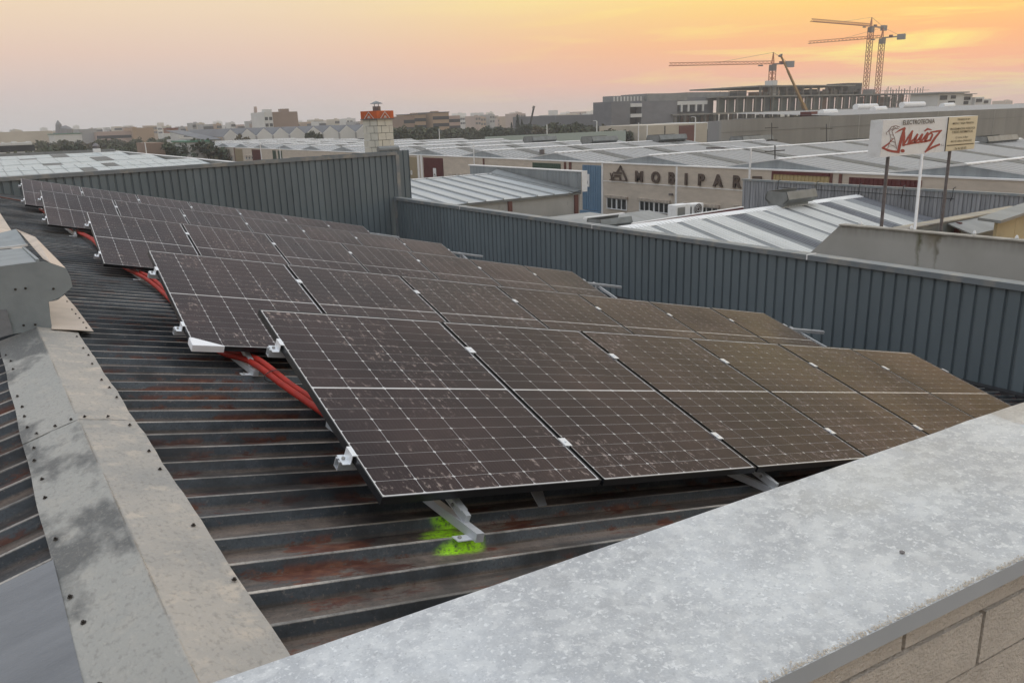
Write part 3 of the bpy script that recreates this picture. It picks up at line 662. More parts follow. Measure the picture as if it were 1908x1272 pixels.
UID = [0]
def box_at(mb, c, sx, sy, z0, z1): mb.box(c[0]-sx/2, c[0]+sx/2, c[1]-sy/2, c[1]+sy/2, z0, z1)
def part(parent, nm, m, fn, **k):
    mb = MB(); fn(mb); o = mb.build(nm, m, parent, **k); o.location = -parent.location; return o
def text_mesh(body, size, ext, off=0, align='CENTER', shear=0, spacing=1.0):
    cu = bpy.data.curves.new('lettering', 'FONT'); cu.body = body; cu.size = size; cu.extrude = ext; cu.offset = off; cu.align_x = align; cu.align_y = 'CENTER'; cu.shear = shear; cu.space_character = spacing; cu.resolution_u = 3
    o = bpy.data.objects.new('tmp', cu); C.objects.link(o); bpy.context.view_layer.update()
    me = bpy.data.meshes.new_from_object(o.evaluated_get(bpy.context.evaluated_depsgraph_get()))
    bpy.data.objects.remove(o); me.name = 'lettering'; return me
# basis for something upright facing -X (reads left to right along -Y), and facing -Y
RX = Matrix(((0, 0, -1, 0), (-1, 0, 0, 0), (0, 1, 0, 0), (0, 0, 0, 1)))
RY = Matrix(((1, 0, 0, 0), (0, 0, -1, 0), (0, 1, 0, 0), (0, 0, 0, 1)))
def lettering(parent, me, m, loc, basis, name='lettering', sx=1, sy=1):
    me.materials.clear(); me.materials.append(m)
    o = bpy.data.objects.new(name, me); link(o, parent)
    o.matrix_local = Matrix.Translation(Vector(loc)-parent.location) @ basis @ Matrix.Diagonal((sx, sy, 1, 1)); return o

def seam_roof(parent, x0, x1, ya, za, yb, zb, m, seam_m, step=1.05, seam=.05, stripes=(), stripe_m=None, name='roof_slope'):
    """ribbed slope between two lines parallel to X; ribs run up the slope"""
    ps = lambda X_, Y_, Z_: (X_, Y_, Z_)
    def base(mb):
        mb.add([(x0, ya, za), (x1, ya, za), (x1, yb, zb), (x0, yb, zb)], [(0, 1, 2, 3)] if yb > ya else [(3, 2, 1, 0)])
    o = part(parent, name, m, base)
    def ribs(mb):
        x = x0+step*.5
        while x < x1:
            mb.prism([(x-seam/2, ya, za), (x+seam/2, ya, za), (x+seam/2, yb, zb), (x-seam/2, yb, zb)], (0, 0, seam*1.1)); x += step
    s = part(parent, 'roof_seams', seam_m, ribs); s['kind'] = 'stuff'
    for (sa, sb) in stripes:
        part(parent, 'skylight', stripe_m, lambda mb: mb.prism([(sa, ya, za+.02), (sb, ya, za+.02), (sb, yb, zb+.02), (sa, yb, zb+.02)], (0, 0, .10)))
    return o

# ---- neighbour with white striped roof, concrete wall and advertising board
cw = thing('concrete_wall', 'grey concrete wall with mossy stains behind the right cladding wall', 'wall', (20.1, 8, GZ))
def stain_mat():
    m = mat('stained_concrete', (.43, .42, .39), .9, 0, (.36, .35, .32), .7, lo=.35, hi=.75, bump=.2, bscale=18)
    t = m.node_tree; b = t.nodes['Principled BSDF']; old = b.inputs['Base Color'].links[0].from_socket; LK = t.links.new
    g = t.nodes.new('ShaderNodeNewGeometry'); sp = t.nodes.new('ShaderNodeSeparateXYZ'); LK(g.outputs['Position'], sp.inputs[0])
    def mm(op, a_, b_):
        n = t.nodes.new('ShaderNodeMath'); n.operation = op; n.use_clamp = False
        for i, v in ((0, a_), (1, b_)):
            if isinstance(v, (int, float)): n.inputs[i].default_value = v
            else: LK(v, n.inputs[i])
        return n.outputs[0]
    nz_ = t.nodes.new('ShaderNodeTexNoise'); nz_.inputs['Scale'].default_value = 4; nz_.inputs['Detail'].default_value = 5; LK(g.outputs['Position'], nz_.inputs[0])
    wob = mm('MULTIPLY', mm('SUBTRACT', nz_.outputs[0], .5), .35)
    for (yc, wd, ln, col, zt) in ((10.78, .17, 1.15, (.085, .085, .03, 1), -3.12), (10.32, .16, 1.0, (.10, .085, .045, 1), -3.12), (10.5, .5, .5, (.22, .19, .13, 1), -3.12)):
        ay = mm('DIVIDE', mm('ABSOLUTE', mm('ADD', mm('SUBTRACT', sp.outputs[1], yc), wob), 0), wd)
        az = mm('DIVIDE', mm('SUBTRACT', zt, sp.outputs[2]), ln)
        n = t.nodes.new('ShaderNodeMapRange'); n.inputs[1].default_value = 1.0; n.inputs[2].default_value = .15; LK(mm('ADD', ay, mm('MULTIPLY', az, .9)), n.inputs[0])
        x = t.nodes.new('ShaderNodeMix'); x.data_type = 'RGBA'; LK(mm('MULTIPLY', n.outputs[0], mm('MULTIPLY', nz_.outputs[0], 1.7)), x.inputs[0]); LK(old, x.inputs[6]); x.inputs[7].default_value = col; old = x.outputs[2]
    # dark weathering drips along the top edge
    n2 = t.nodes.new('ShaderNodeTexNoise'); n2.inputs['Scale'].default_value = 6; n2.inputs['Detail'].default_value = 4
    mp = t.nodes.new('ShaderNodeMapping'); mp.inputs['Scale'].default_value = (1, 1.5, .12); LK(g.outputs['Position'], mp.inputs[0]); LK(mp.outputs[0], n2.inputs[0])
    top = t.nodes.new('ShaderNodeMapRange'); top.inputs[1].default_value = -3.45; top.inputs[2].default_value = -3.1; LK(sp.outputs[2], top.inputs[0])
    x = t.nodes.new('ShaderNodeMix'); x.data_type = 'RGBA'; LK(mm('MULTIPLY', top.outputs[0], mm('MULTIPLY', n2.outputs[0], .9)), x.inputs[0]); LK(old, x.inputs[6]); x.inputs[7].default_value = (.13, .125, .11, 1)
    LK(x.outputs[2], b.inputs['Base Color']); return m
part(cw, 'wall_slab', stain_mat(), lambda mb: mb.prism([(20, 13.06, -3.16), (20, 13.9, -3.99), (20, 16.2, -6.2), (20, 16.2, GZ), (20, -2, GZ), (20, -2, -3.02)], (.18, 0, 0)))
part(cw, 'top_capping', mat('dirty_capping', (.40, .37, .32), .9, 0, (.28, .26, .22), 3), lambda mb: mb.prism([(19.96, 13.07, -3.155), (19.96, -2, -3.015), (20.24, -2, -3.015), (20.24, 13.07, -3.155)], (0, 0, .035)))
for (px_, py_) in ((1603, 420), (1698, 428), (1815, 438), (1894, 447)):
    P = at(px_, py_, X=20.1); o = thing('wall_insulator', f'small white hook insulator on the concrete wall top, {["leftmost", "beside the white pole", "right of the brown post", "rightmost"][[1603, 1698, 1815, 1894].index(px_)]}', 'insulator', P, 'hook insulators on the concrete wall')
    part(o, 'pin', grey_steel, lambda mb: mb.tube([P+np.array([0, 0, -.2]), P], .012, 6)); part(o, 'cap', white_paint, lambda mb: mb.tube([P, P+np.array([0, 0, .05]), P+np.array([0, 0, .11])], [.03, .045, .02], 8))

Z1, TS = -4.6, .214
nb1 = thing('warehouse', 'nearby warehouse roof with alternating white and grey stripes below the advertising board', 'warehouse', (30, 25, GZ))
gx, kinds = [20.3], ''
for k_, w_ in [('g', 2.6)]+[('w', 1.15), ('g', .42)]*4+[('d', .8), ('g', .3), ('w', 1.1), ('g', .4), ('w', 1.1), ('g', .4), ('w', 1.1), ('g', .4), ('w', .9), ('d', .9), ('g', .3), ('w', 1.0), ('g', .9)]:
    gx.append(gx[-1]+w_); kinds += k_
gx.append(39.9); kinds += 'd'
dark_sheet = mat('dark_roof_sheet', (.16, .165, .18), .4, .35, (.12, .125, .135), 1.2, stretch=(2, .4, 1))
grey_sheet = mat('grey_roof_sheet', (.30, .31, .31), .45, .4, (.23, .24, .24), .8, stretch=(2, .4, 1))
YE = 12.2
for i in range(len(gx)-1):
    k = kinds[i]; m = {'w': roof_white, 'g': grey_sheet, 'd': dark_sheet}[k]; lift = .03 if k == 'w' else 0
    def fn(mb):
        x = gx[i]; st = .20
        nx = max(2, int((gx[i+1]-gx[i])/st)); kn = []
        for j in range(nx):
            xa = gx[i]+(gx[i+1]-gx[i])*j/nx; wd = (gx[i+1]-gx[i])/nx
            kn += [(xa, .0), (xa+wd*.7, 0), (xa+wd*.8, .03), (xa+wd*.9, .03)]
        kn.append((gx[i+1], 0)); P = []
        for xx, dz in kn: P += [(xx, YE, Z1-(25.1-YE)*TS+dz+lift), (xx, 25.1, Z1+dz+lift)]
        mb.add(P, [(2*j, 2*j+2, 2*j+3, 2*j+1) for j in range(len(kn)-1)])
    part(nb1, 'roof_sheet', m, fn)
part(nb1, 'ridge_capping', cap_white, lambda mb: mb.prism([(20.3, 24.75, Z1-.06), (39.9, 24.75, Z1-.06), (39.9, 25.1, Z1+.05), (20.3, 25.1, Z1+.05)], (0, 0, .02)))
part(nb1, 'back_slope', grey_sheet, lambda mb: mb.add([(20.3, 25.1, Z1), (39.9, 25.1, Z1), (39.9, 36, Z1-2.3), (20.3, 36, Z1-2.3)], [(0, 1, 2, 3)]))
part(nb1, 'ridge_parapet', cap_white, lambda mb: mb.bar(at(1178, 417, Y=26.3), at(1384, 386, Y=26.3), .14, .06))
part(nb1, 'parapet_red_strip', darkred, lambda mb: mb.bar(at(1180, 419.5, Y=26.25), at(1384, 388.5, Y=26.25), .1, .10))  # dark red strip just below the parapet bar
part(nb1, 'body', concrete_dark, lambda mb: mb.box(20.3, 39.9, YE, 36, GZ, -7.45))
def ventilator(label, xa, xb, yc, zb, h=.95, w=1.5):
    v = thing('ridge_ventilator', label, 'ventilator', ((xa+xb)/2, yc, zb), 'ridge ventilators on the warehouses')
    part(v, 'throat', vent_m, lambda mb: mb.prism([(xa+.15, yc-w*.22, zb-.15), (xa+.15, yc+w*.22, zb-.15), (xa+.15, yc+w*.22, zb+h*.6), (xa+.15, yc-w*.22, zb+h*.6)], (xb-xa-.3, 0, 0)))
    for s in (-1, 1):
        part(v, 'wind_flap', vent_far, lambda mb: mb.prism([(xa, yc+s*w*.32, zb+h*.12), (xa, yc+s*w*.55, zb+h*.45), (xa, yc+s*w*.44, zb+h*.92), (xa, yc+s*w*.40, zb+h*.92), (xa, yc+s*w*.5, zb+h*.45), (xa, yc+s*w*.28, zb+h*.15)], (xb-xa, 0, 0)))
    part(v, 'end_plate', vent_far, lambda mb: mb.prism([(xa, yc-w*.3, zb-.05), (xa, yc-w*.54, zb+h*.45), (xa, yc-w*.42, zb+h*.9), (xa, yc+w*.42, zb+h*.9), (xa, yc+w*.54, zb+h*.45), (xa, yc+w*.3, zb-.05)], (.02, 0, 0)))
    part(v, 'cover', black_paint, lambda mb: mb.box(xa+.02, xb, yc-w*.3, yc+w*.3, zb+h*.62, zb+h*.66)); return v
vent_far = mat('ventilator_far', (.22, .235, .235), .5, .35, (.17, .18, .18), 1.5)
a1 = at(1446, 388, Y=25.1); a2 = at(1502, 382, Y=25.1)
ventilator('grey ridge ventilator on the white striped roof', a1[0], a2[0]-.1, 25.1, Z1+.02, .78, 1.3)
lp = thing('parapet_wall', 'weathered grey ribbed parapet wall behind the white striped roof', 'parapet', (40, 25, GZ), 'ribbed parapets along the street')
weath = mat('weathered_cladding', (.30, .31, .33), .6, .2, (.19, .20, .215), 2.2, lo=.4, hi=.62, stretch=(1, 2.5, .15))
cm_far = clad_sheet('wall_sheet', 5, 0, 1, weath); 
for k in range(16):
    o = bpy.data.objects.new('wall_sheet', cm_far); link(o, lp); o.rotation_euler = (0, 0, -math.pi/2); o.scale = (1, 1, 4.2); o.location = (0, 8.0-k*5*PIT, 3.65)
part(lp, 'top_capping', flash_m, lambda mb: mb.box(39.93, 40.2, 16.5, 33.05, -4.16, -4.05))
for i, (px_, py_) in enumerate(((1452, 340), (1524, 343), (1604, 347), (1685, 351), (1778, 355))):
    P = at(px_, py_, X=39.8)
    part(lp, 'lamp_bracket', black_rubber, lambda mb: mb.tube([P+np.array([.1, 0, .15]), P+np.array([-.1, 0, .1]), P+np.array([-.12, 0, -.3]), P+np.array([-.05, .1, -.5])], .025, 5))
part(lp, 'end_pier', concrete, lambda mb: mb.box(39.8, 40.4, 15.6, 16.6, GZ, -3.75))
part(lp, 'cable', black_rubber, lambda mb: mb.tube([at(x, y, X=39.9) for x, y in ((1452, 349), (1524, 354), (1604, 358), (1685, 364), (1778, 371))], .02, 5))
# small lean-to, rusty post and cream shed to the right
lt = thing('lean_to_roof', 'sunlit corrugated lean-to roof right of the white pole', 'roof', (29, 14, GZ))
lm = mat('lean_to_sheet', (.40, .36, .28), .5, .2, (.20, .20, .20), .8, lo=.4, hi=.6, stretch=(1, .5, 1))
part(lt, 'roof_sheet', lm, lambda mb: mb.prism([(25.2, 14.1, -3.93), (34, 14.1, -3.93), (34, 14.9, -3.99), (25.2, 14.9, -4.02)], (0, 0, .05)))
part(lt, 'lower_sheet', grey_sheet, lambda mb: mb.prism([(27.9, 13.2, -4.30), (34, 13.2, -4.18), (34, 14.1, -3.98), (27.9, 14.1, -4.0)], (0, 0, .04)))
part(lt, 'fascia', vent_far, lambda mb: mb.box(25.3, 34, 14.12, 14.2, -5.6, -3.95))
part(lt, 'post', darkred, lambda mb: mb.bar(at(1787, 414, Y=14), at(1782, 440, Y=14), .16))
sh = thing('cream_shed', 'cream panelled shed wall at the right edge above the concrete wall', 'shed', (28, 11.5, GZ))
P = at(1860, 410, Y=12.2)
for i in range(3):
    part(sh, 'wall_panel', mat('cream_panel', (.52, .42, .24), .6, 0, (.44, .36, .21), 1) if i == 0 else bpy.data.materials['cream_panel'], lambda mb: mb.box(P[0]+i*1.25, P[0]+i*1.25+1.235, 12.2, 12.3, GZ, -3.52+.08*i))
part(sh, 'roof_edge', grey_sheet, lambda mb: mb.prism([(P[0]-.5, 11.9, -3.66), (P[0]+4, 11.9, -3.34), (P[0]+4, 12.6, -3.3), (P[0]-.5, 12.6, -3.62)], (0, 0, .09)))

# advertising board
sg = thing('advertising_board', 'white and cream advertising board on steel posts with red script lettering', 'sign', (24.2, 13, -4.0))
SX0, SX1, SZ0, SZ1 = 21.56, 26.78, -1.39, -.37
part(sg, 'box', white_paint, lambda mb: mb.box(SX0, SX1, 13.0, 13.38, SZ0, SZ1))
part(sg, 'cream_plate', cream_sign, lambda mb: mb.box(SX0+.665*(SX1-SX0), SX1-.01, 12.985, 12.999, SZ0+.01, SZ1-.01))
part(sg, 'divider', black_paint, lambda mb: mb.box(SX0+.66*(SX1-SX0), SX0+.665*(SX1-SX0), 12.98, 12.999, SZ0+.01, SZ1-.01))
for (x, m, rr) in ((22.3, grey_steel, .048), (25.72, grey_steel, .048)):
    part(sg, 'post', m, lambda mb: mb.tube([(x, 13.2, -7.4), (x, 13.2, SZ0)], rr, 10))
pl = thing('slim_pole', 'slim white pole rising from the concrete wall to the advertising board', 'pole', (20.6, 11, -3.2))
part(pl, 'shaft', white_paint, lambda mb: mb.tube([at(1704, 432, Y=12.3), at(1718, 288, Y=12.9)], .042, 10))
def sgp(px_, py_):
    """position on the drawn board (u right, v up) from the board's picture"""
    TL, TR, BR, BL = map(np.array, ((350., 185), (1640, 105), (1555, 570), (275, 690)))
    p = np.array([px_, py_], float); u, v = .5, .5
    for _ in range(12):
        q = (TL*(1-u)+TR*u)*(1-v)+(BL*(1-u)+BR*u)*v; du = (TR-TL)*(1-v)+(BR-BL)*v; dv = (BL*(1-u)+BR*u)-(TL*(1-u)+TR*u)
        s = np.linalg.solve(np.array([du, dv]).T, p-q); u += s[0]; v += s[1]
    return np.array([SX0+u*(SX1-SX0), 12.995, SZ1-v*(SZ1-SZ0)])
def strokes(nm, m, ss, dy=0, sq=1.0):
    def fn(mb):
        for path, w_ in ss:
            w_ = [q*1.2 for q in w_] if isinstance(w_, (list, tuple)) else [w_]*len(path)
            for i in range(len(path)-1):
                a_, b_ = np.array(path[i], float), np.array(path[i+1], float); t_ = (b_-a_)/max(np.linalg.norm(b_-a_), 1e-6); n_ = np.array([-t_[1], t_[0]])
                a_ = a_-t_*w_[i]*.2; b_ = b_+t_*w_[i+1]*.2
                q = [a_+n_*w_[i]/2, b_+n_*w_[i+1]/2, b_-n_*w_[i+1]/2, a_-n_*w_[i]/2]
                mb.add([sgp(*k)+np.array([0, -dy-.0006*i, 0]) for k in q], [(3, 2, 1, 0)])
    return part(sg, nm, m, fn)
strokes('script_lettering', red_paint, [
    ([(455, 430), (385, 505), (314, 560)], [6, 14, 22]), ([(314, 558), (380, 592), (440, 608), (502, 616)], [20, 26, 26, 26]),
    ([(502, 622), (522, 540), (556, 430), (604, 288)], [30, 30, 30, 24]), ([(478, 360), (540, 320), (608, 284)], [4, 18, 12]),
    ([(590, 300), (592, 400), (572, 530)], [26, 26, 24]), ([(572, 528), (640, 420), (704, 326)], [14, 22, 18]), ([(704, 326), (668, 430), (640, 505)], [16, 26, 26]),
    ([(575, 525), (700, 492), (780, 484)], [14, 24, 22]), ([(640, 500), (720, 440), (768, 372)], [18, 24, 22]), ([(768, 372), (735, 440), (722, 486)], [18, 24, 24]),
    ([(722, 484), (780, 440), (832, 370)], [18, 22, 22]), ([(832, 370), (800, 440), (800, 482)], [20, 26, 26]), ([(800, 480), (870, 400), (905, 350)], [16, 24, 20]),
    ([(905, 350), (870, 420), (862, 468)], [20, 26, 26]), ([(800, 484), (870, 470), (930, 452), (965, 380), (950, 350), (905, 380), (880, 440)], [18, 22, 24, 20, 18, 18, 16]),
    ([(862, 328), (905, 300), (956, 310)], [14, 22, 10]), ([(940, 345), (1030, 330), (1098, 318)], [14, 22, 14]), ([(1090, 318), (1000, 420), (930, 520), (852, 622)], [16, 26, 26, 14]),
    ([(856, 612), (950, 556), (1058, 510)], [18, 24, 22])], .001)
def dot(mb):
    c_ = [(560+27*math.cos(a_), 600+24*math.sin(a_)) for a_ in np.linspace(0, 2*math.pi, 16)[:-1]]; mb.add([sgp(*q)+np.array([0, -.001, 0]) for q in c_], [tuple(range(15))])
part(sg, 'dot', red_paint, dot)
strokes('pylon_emblem', mat('emblem_ink', (.12, .03, .03), .5), [([(375, 565), (425, 430), (405, 330)], 6), ([(485, 575), (470, 430), (440, 330)], 6), ([(400, 330), (440, 275), (495, 258), (545, 280)], 7), ([(440, 335), (480, 300), (530, 300)], 6),
    ([(392, 540), (480, 520)], 4), ([(480, 560), (400, 500)], 4), ([(410, 480), (476, 470)], 4), ([(476, 500), (415, 450)], 4), ([(424, 430), (472, 430)], 4), ([(415, 380), (458, 390)], 4), ([(405, 335), (450, 300), (490, 290)], 4), ([(420, 300), (450, 320), (470, 270), (500, 300), (520, 268)], 4), ([(400, 330), (370, 355), (378, 385)], 5)], .002)
ws = (SX1-SX0)
def stext(body, u, v, hh, m, wfrac, off=.0):
    me = text_mesh(body, 1, 0, off)
    xs = [q.co.x for q in me.vertices]; ys = [q.co.y for q in me.vertices]
    lettering(sg, me, m, (SX0+u*ws, 12.972, SZ1-v*(SZ1-SZ0)), RY, 'lettering', wfrac*ws/(max(xs)-min(xs)), hh*(SZ1-SZ0)/(max(ys)-min(ys)))
stext('ELECTROTECNIA', .345, .10, .125, black_paint, .325, .015)
stext('S.L.', .625, .80, .06, black_paint, .035)
tx = mat('brown_ink', (.12, .10, .06), .6)
for body, v, hh, wf_ in (('TRABAJOS EN', .09, .07, .145), ('MEDIA Y BAJA TENSION', .20, .075, .24), ('PROGRAMACION, ROBOTICA', .36, .075, .285), ('Y REDES INFORMATICAS', .455, .075, .24), ('C/ Lirio, 2 Bajo', .615, .07, .145), ('46115 Alfara (Valencia)', .72, .075, .24), ('Tel. 96 185 875', .945, .07, .135)):
    stext(body, .832, v, hh, tx, wf_, .012)
part(sg, 'underline', tx, lambda mb: mb.box(SX0+.675*ws, SX0+.985*ws, 12.978, 12.984, SZ1-.845*1.02, SZ1-.815*1.02))

# ---- neighbour with pale seamed roof and ribbed parapet (middle)
n2 = thing('warehouse', 'warehouse with pale seamed metal roof and concrete side wall behind the wall corner', 'warehouse', (34, 55, GZ))
ze, zr2, ye, yr = -5.75, -4.75, 48.7, 60.5
seam_roof(n2, 21, 40, ye, ze, yr, zr2, roof_white2 := mat('pale_metal_roof', (.52, .55, .56), .35, .3, (.42, .45, .46), .5, stretch=(1, .3, 1)), mat('roof_seam', (.36, .38, .39), .5, .3), 1.55, .10)
seam_roof(n2, 21, 40, yr+12, zr2-1.0, yr, zr2, roof_white2, bpy.data.materials['roof_seam'], 1.55, .10)
part(n2, 'ridge_capping', cap_white, lambda mb: mb.bar((21, yr, zr2+.03), (40, yr, zr2+.03), .35, .05))
part(n2, 'side_wall', concrete, lambda mb: mb.box(21, 40.0, ye+.25, yr+12, GZ, ze-.02))
part(n2, 'eaves_trim', vent_far, lambda mb: mb.box(21, 40.0, ye+.05, ye+.2, ze-.16, ze-.04))
for x in (33.3, 39.6): part(n2, 'column', mat('red_brown_steel', (.13, .05, .04), .6) if x < 35 else bpy.data.materials['red_brown_steel'], lambda mb: mb.box(x-.17, x+.17, ye+.12, ye+.35, GZ, ze-.17))
part(n2, 'valley_flashing', vent_far, lambda mb: mb.prism([(39.2, ye, ze+.05), (39.9, ye, ze+.15), (39.9, yr, zr2+.35), (39.2, yr, zr2+.05)], (0, 0, .03)))
pale_clad = mat('pale_cladding', (.27, .30, .315), .5, .25, (.21, .235, .25), 1, stretch=(1, 2, .3))
pp = thing('parapet_wall', 'pale ribbed parapet at the street end of the pale seamed roof', 'parapet', (40, 56, GZ), 'ribbed parapets along the street')
pcm = clad_sheet('wall_sheet', 5, 0, 1, pale_clad)
for k in range(16):
    o = bpy.data.objects.new('wall_sheet', pcm); link(o, pp); o.rotation_euler = (0, 0, -math.pi/2); o.scale = (1, 1, 1.75); o.location = (.02, 9.3-k*5*PIT, 6.1)
part(pp, 'top_capping', cap_white, lambda mb: mb.box(39.95, 40.3, 48.6, 65.5, -4.2, -4.12))
part(pp, 'end_plate', white_paint, lambda mb: mb.box(39.97, 40.45, 48.55, 48.62, -5.72, -4.12))
# roof between the two, only its ventilator and edge show
n3 = thing('warehouse', 'low warehouse between the striped roof and the pale seamed roof', 'warehouse', (30, 40, GZ))
part(n3, 'roof_slope', grey_sheet, lambda mb: mb.prism([(21, 36.2, -7.2), (39.8, 36.2, -7.2), (39.8, 41, -6.6), (39.8, 47.5, -7.3), (21, 47.5, -7.3), (21, 41, -6.6)][:2]+[(39.8, 41, -6.6), (21, 41, -6.6)], (0, 0, .04)))
part(n3, 'body', concrete, lambda mb: mb.box(21, 39.8, 36.2, 47.5, GZ, -7.2))
part(n3, 'edge_capping', cap_white, lambda mb: mb.bar(at(1089, 407, Y=39.5), at(1162, 398, Y=39.5), .25, .12))
b1 = at(1118, 417, Y=38); b2 = at(1175, 409, Y=38)
ventilator('grey ridge ventilator beyond the cladding wall, left of the striped roof', b1[0]-.5, b2[0]-.5, 38, b1[2]-.35, .75, 1.4)
# air conditioners on the striped roof ridge
for i, (xa, xb, ya) in enumerate(((1259, 1287, 383), (1288, 1311, 381))):
    pa, pb = at(xa, ya+24, Y=27.2), at(xb, ya+20, Y=27.2); zt = at(xa, ya, Y=27.2)[2]
    ac = thing('air_conditioner', ['boxy white air conditioner with open side grille behind the striped roof ridge', 'boxy white air conditioner with round dark fan behind the striped roof ridge'][i], 'air conditioner', (pa[0], 27.2, pa[2]), 'air conditioners by the striped roof')
    part(ac, 'casing', white_paint, lambda mb: mb.box(pa[0], pb[0]-.03, 27.2, 27.75, pa[2]-.8, zt), bevel=.02)
    part(ac, 'side_grille', vent_far, lambda mb: mb.box(pa[0]+.12 if i == 0 else pa[0]-.01, pa[0]+.62 if i == 0 else pa[0]+.004, 27.185, 27.6, pa[2]+.1, zt-.12))
    if i:
        c_ = ((pa[0]+pb[0])/2, (pa[2]+zt)/2+.05)
        part(ac, 'fan', mat('fan_dark', (.05, .035, .03), .6), lambda mb: mb.tube([(c_[0], 27.2, c_[1]), (c_[0], 27.17, c_[1])], .27, 18))
        part(ac, 'fan_guard', white_paint, lambda mb: [mb.tube([(c_[0]+r_*math.cos(a_), 27.15, c_[1]+r_*math.sin(a_)) for a_ in np.linspace(0, 2*math.pi, 17)], .012, 4) for r_ in (.1, .19, .28)])

# ---- row of warehouses across the street
XF, ZF = 52.0, -4.52
fy = lambda px_, py_=310: at(px_, py_, X=XF)[1]
ridgeY = [25.9+14.15*k for k in range(0, 12)]; ZRG, ZVL = -3.78, -4.68
def roof_run(t, y0, y1, x0, x1, alt=0):
    """saw of gables between y0 and y1 following the common ridge lines"""
    def zz(y):
        u = ((y-25.9)/14.15) % 1.0; u = min(u, 1-u); return ZRG-(ZRG-ZVL)*u*2
    ks = sorted({y0, y1}|{25.9+7.075*k for k in range(-2, 40) if y0+.2 < 25.9+7.075*k < y1-.2})
    for a_, b_ in zip(ks[:-1], ks[1:]):
        lo, hi = (a_, b_) if zz(a_) < zz(b_) else (b_, a_)
        facing = lo < hi
        st = [(x0+4.6+8.3*j, x0+6.1+8.3*j) for j in range(int((x1-x0)/8.3))] if facing else []
        seam_roof(t, x0, x1, lo, zz(lo), hi, zz(hi), roofmetal if (alt+int(a_)) % 3 else roofmetal2, seam_w, .80, .10, st, roof_skylight)
    for k in ks:
        if abs(zz(k)-ZRG) < .02:
            if k != y0: part(t, 'ridge_capping', cap_white, lambda mb: mb.prism([(x0, k-.22, ZRG+.08), (x1, k-.22, ZRG+.08), (x1, k+.02, ZRG+.13), (x0, k+.02, ZRG+.13)], (0, 0, .06)))
            part(t, 'gable_end', pale_clad, lambda mb: mb.prism([(x0+.02, max(k-7, y0), ZVL-.4), (x0+.02, max(k-7, y0), zz(max(k-7, y0))), (x0+.02, k, ZRG+.03), (x0+.02, min(k+7, y1), zz(min(k+7, y1))), (x0+.02, min(k+7, y1), ZVL-.4)], (.1, 0, 0)))
seam_w = mat('seam_pale', (.60, .60, .59), .45, .1)
def unit(label, y0, y1, x1=86.0, alt=0):
    t = thing('warehouse', label, 'warehouse', (XF, (y0+y1)/2, GZ), 'warehouses across the street')
    part(t, 'wall', beige_block, lambda mb: mb.box(XF, XF+.3, y0+.02, y1-.02, GZ, ZF))
    part(t, 'side_wall', concrete_dark, lambda mb: mb.box(XF+.3, x1, y0+.03, y1-.03, GZ, ZVL-.25))
    part(t, 'wall_capping', cap_white, lambda mb: mb.box(XF-.06, XF+.4, y0+.01, y1-.01, ZF, ZF+.10))
    roof_run(t, y0, y1, XF+.4, x1, alt); return t
def door(t, xa, xb, m, zt=-4.75, zb=-9.6, ribs=True):
    ya, yb = fy(xb), fy(xa); d_ = part(t, 'door', m, lambda mb: mb.box(XF-.07, XF-.005, ya, yb, zb, zt))
    if ribs and abs(yb-ya) > 1.5:
        n = int(abs(yb-ya)/.32)
        o = part(t, 'door_ribs', m, lambda mb: [mb.box(XF-.12, XF-.07, ya+(k+.3)*(yb-ya)/n, ya+(k+.62)*(yb-ya)/n, zb, zt-.02) for k in range(n)]); o['kind'] = 'stuff'
def column(t, xa, xb, m=None): part(t, 'column', m or bpy.data.materials['red_brown_steel'], lambda mb: mb.box(XF-.1, XF-.01, fy(xb), fy(xa), GZ, ZF-.02))
def window(t, xa, ya, xb, yb, panes=4, dark=glass_dark):
    A_, B_ = at(xa, ya, X=XF), at(xb, yb, X=XF); y1, y0, z1, z0 = A_[1], B_[1], A_[2], B_[2]
    w_ = part(t, 'window', dark, lambda mb: mb.box(XF-.02, XF-.004, y0, y1, z0, z1))
    def fr(mb):
        for k in range(panes+1):
            y = y0+(y1-y0)*k/panes; ww = .09 if k == panes//2 else .04; mb.box(XF-.09, XF-.021, y-ww, y+ww, z0, z1)
        mb.box(XF-.1, XF-.021, y0-.05, y1+.05, z0-.09, z0); mb.box(XF-.1, XF-.021, y0-.05, y1+.05, z1, z1+.05)
    mb = MB(); fr(mb); f_ = mb.build('frame', white_paint, w_)
    mb = MB(); mb.box(XF-.22, XF-.003, y0-.18, y1+.22, z1+.08, z1+.30); mb.build('shutter_box', mat_sh, w_)
mat_sh = mat('shutter_box', (.50, .45, .38), .7, 0, (.30, .24, .20), 4)
uA = unit('warehouse with dark red and yellow doors across the street on the right', 19.0, 40.05, 92, 1)
uB = unit('beige block warehouse lettered MOBIPAR across the street', 40.05, fy(1122), 89, 0)
uC = unit('warehouse with blue and green doors left of the lettered one', fy(1122), 82.5, 86.5, 2)
uD = unit('warehouse with dark red door just right of the chimney', 82.5, 103.5, 86, 1)
for t, lab in ((uA, 'yellow'),):
    door(t, 1443, 1548, mat('straw_door', (.42, .33, .17), .55)); column(t, 1549, 1553); column(t, 1566, 1571); door(t, 1585, 1721, darkred); column(t, 1440, 1443)
    part(t, 'door_lintel', darkred, lambda mb: mb.box(XF-.15, XF-.05, fy(1548), fy(1441), ZF-.25, ZF-.02))
window(uB, 1132, 369, 1168, 391, 4); window(uB, 1193, 375, 1247, 397, 6); window(uB, 1276, 383, 1338, 404, 6); window(uB, 1370, 388, 1400, 408, 3)
part(uB, 'string_course', cap_white, lambda mb: mb.box(XF-.04, XF-.005, 40.2, fy(1122)-.1, at(1124, 337, X=XF)[2]-.04, at(1124, 337, X=XF)[2]+.04))
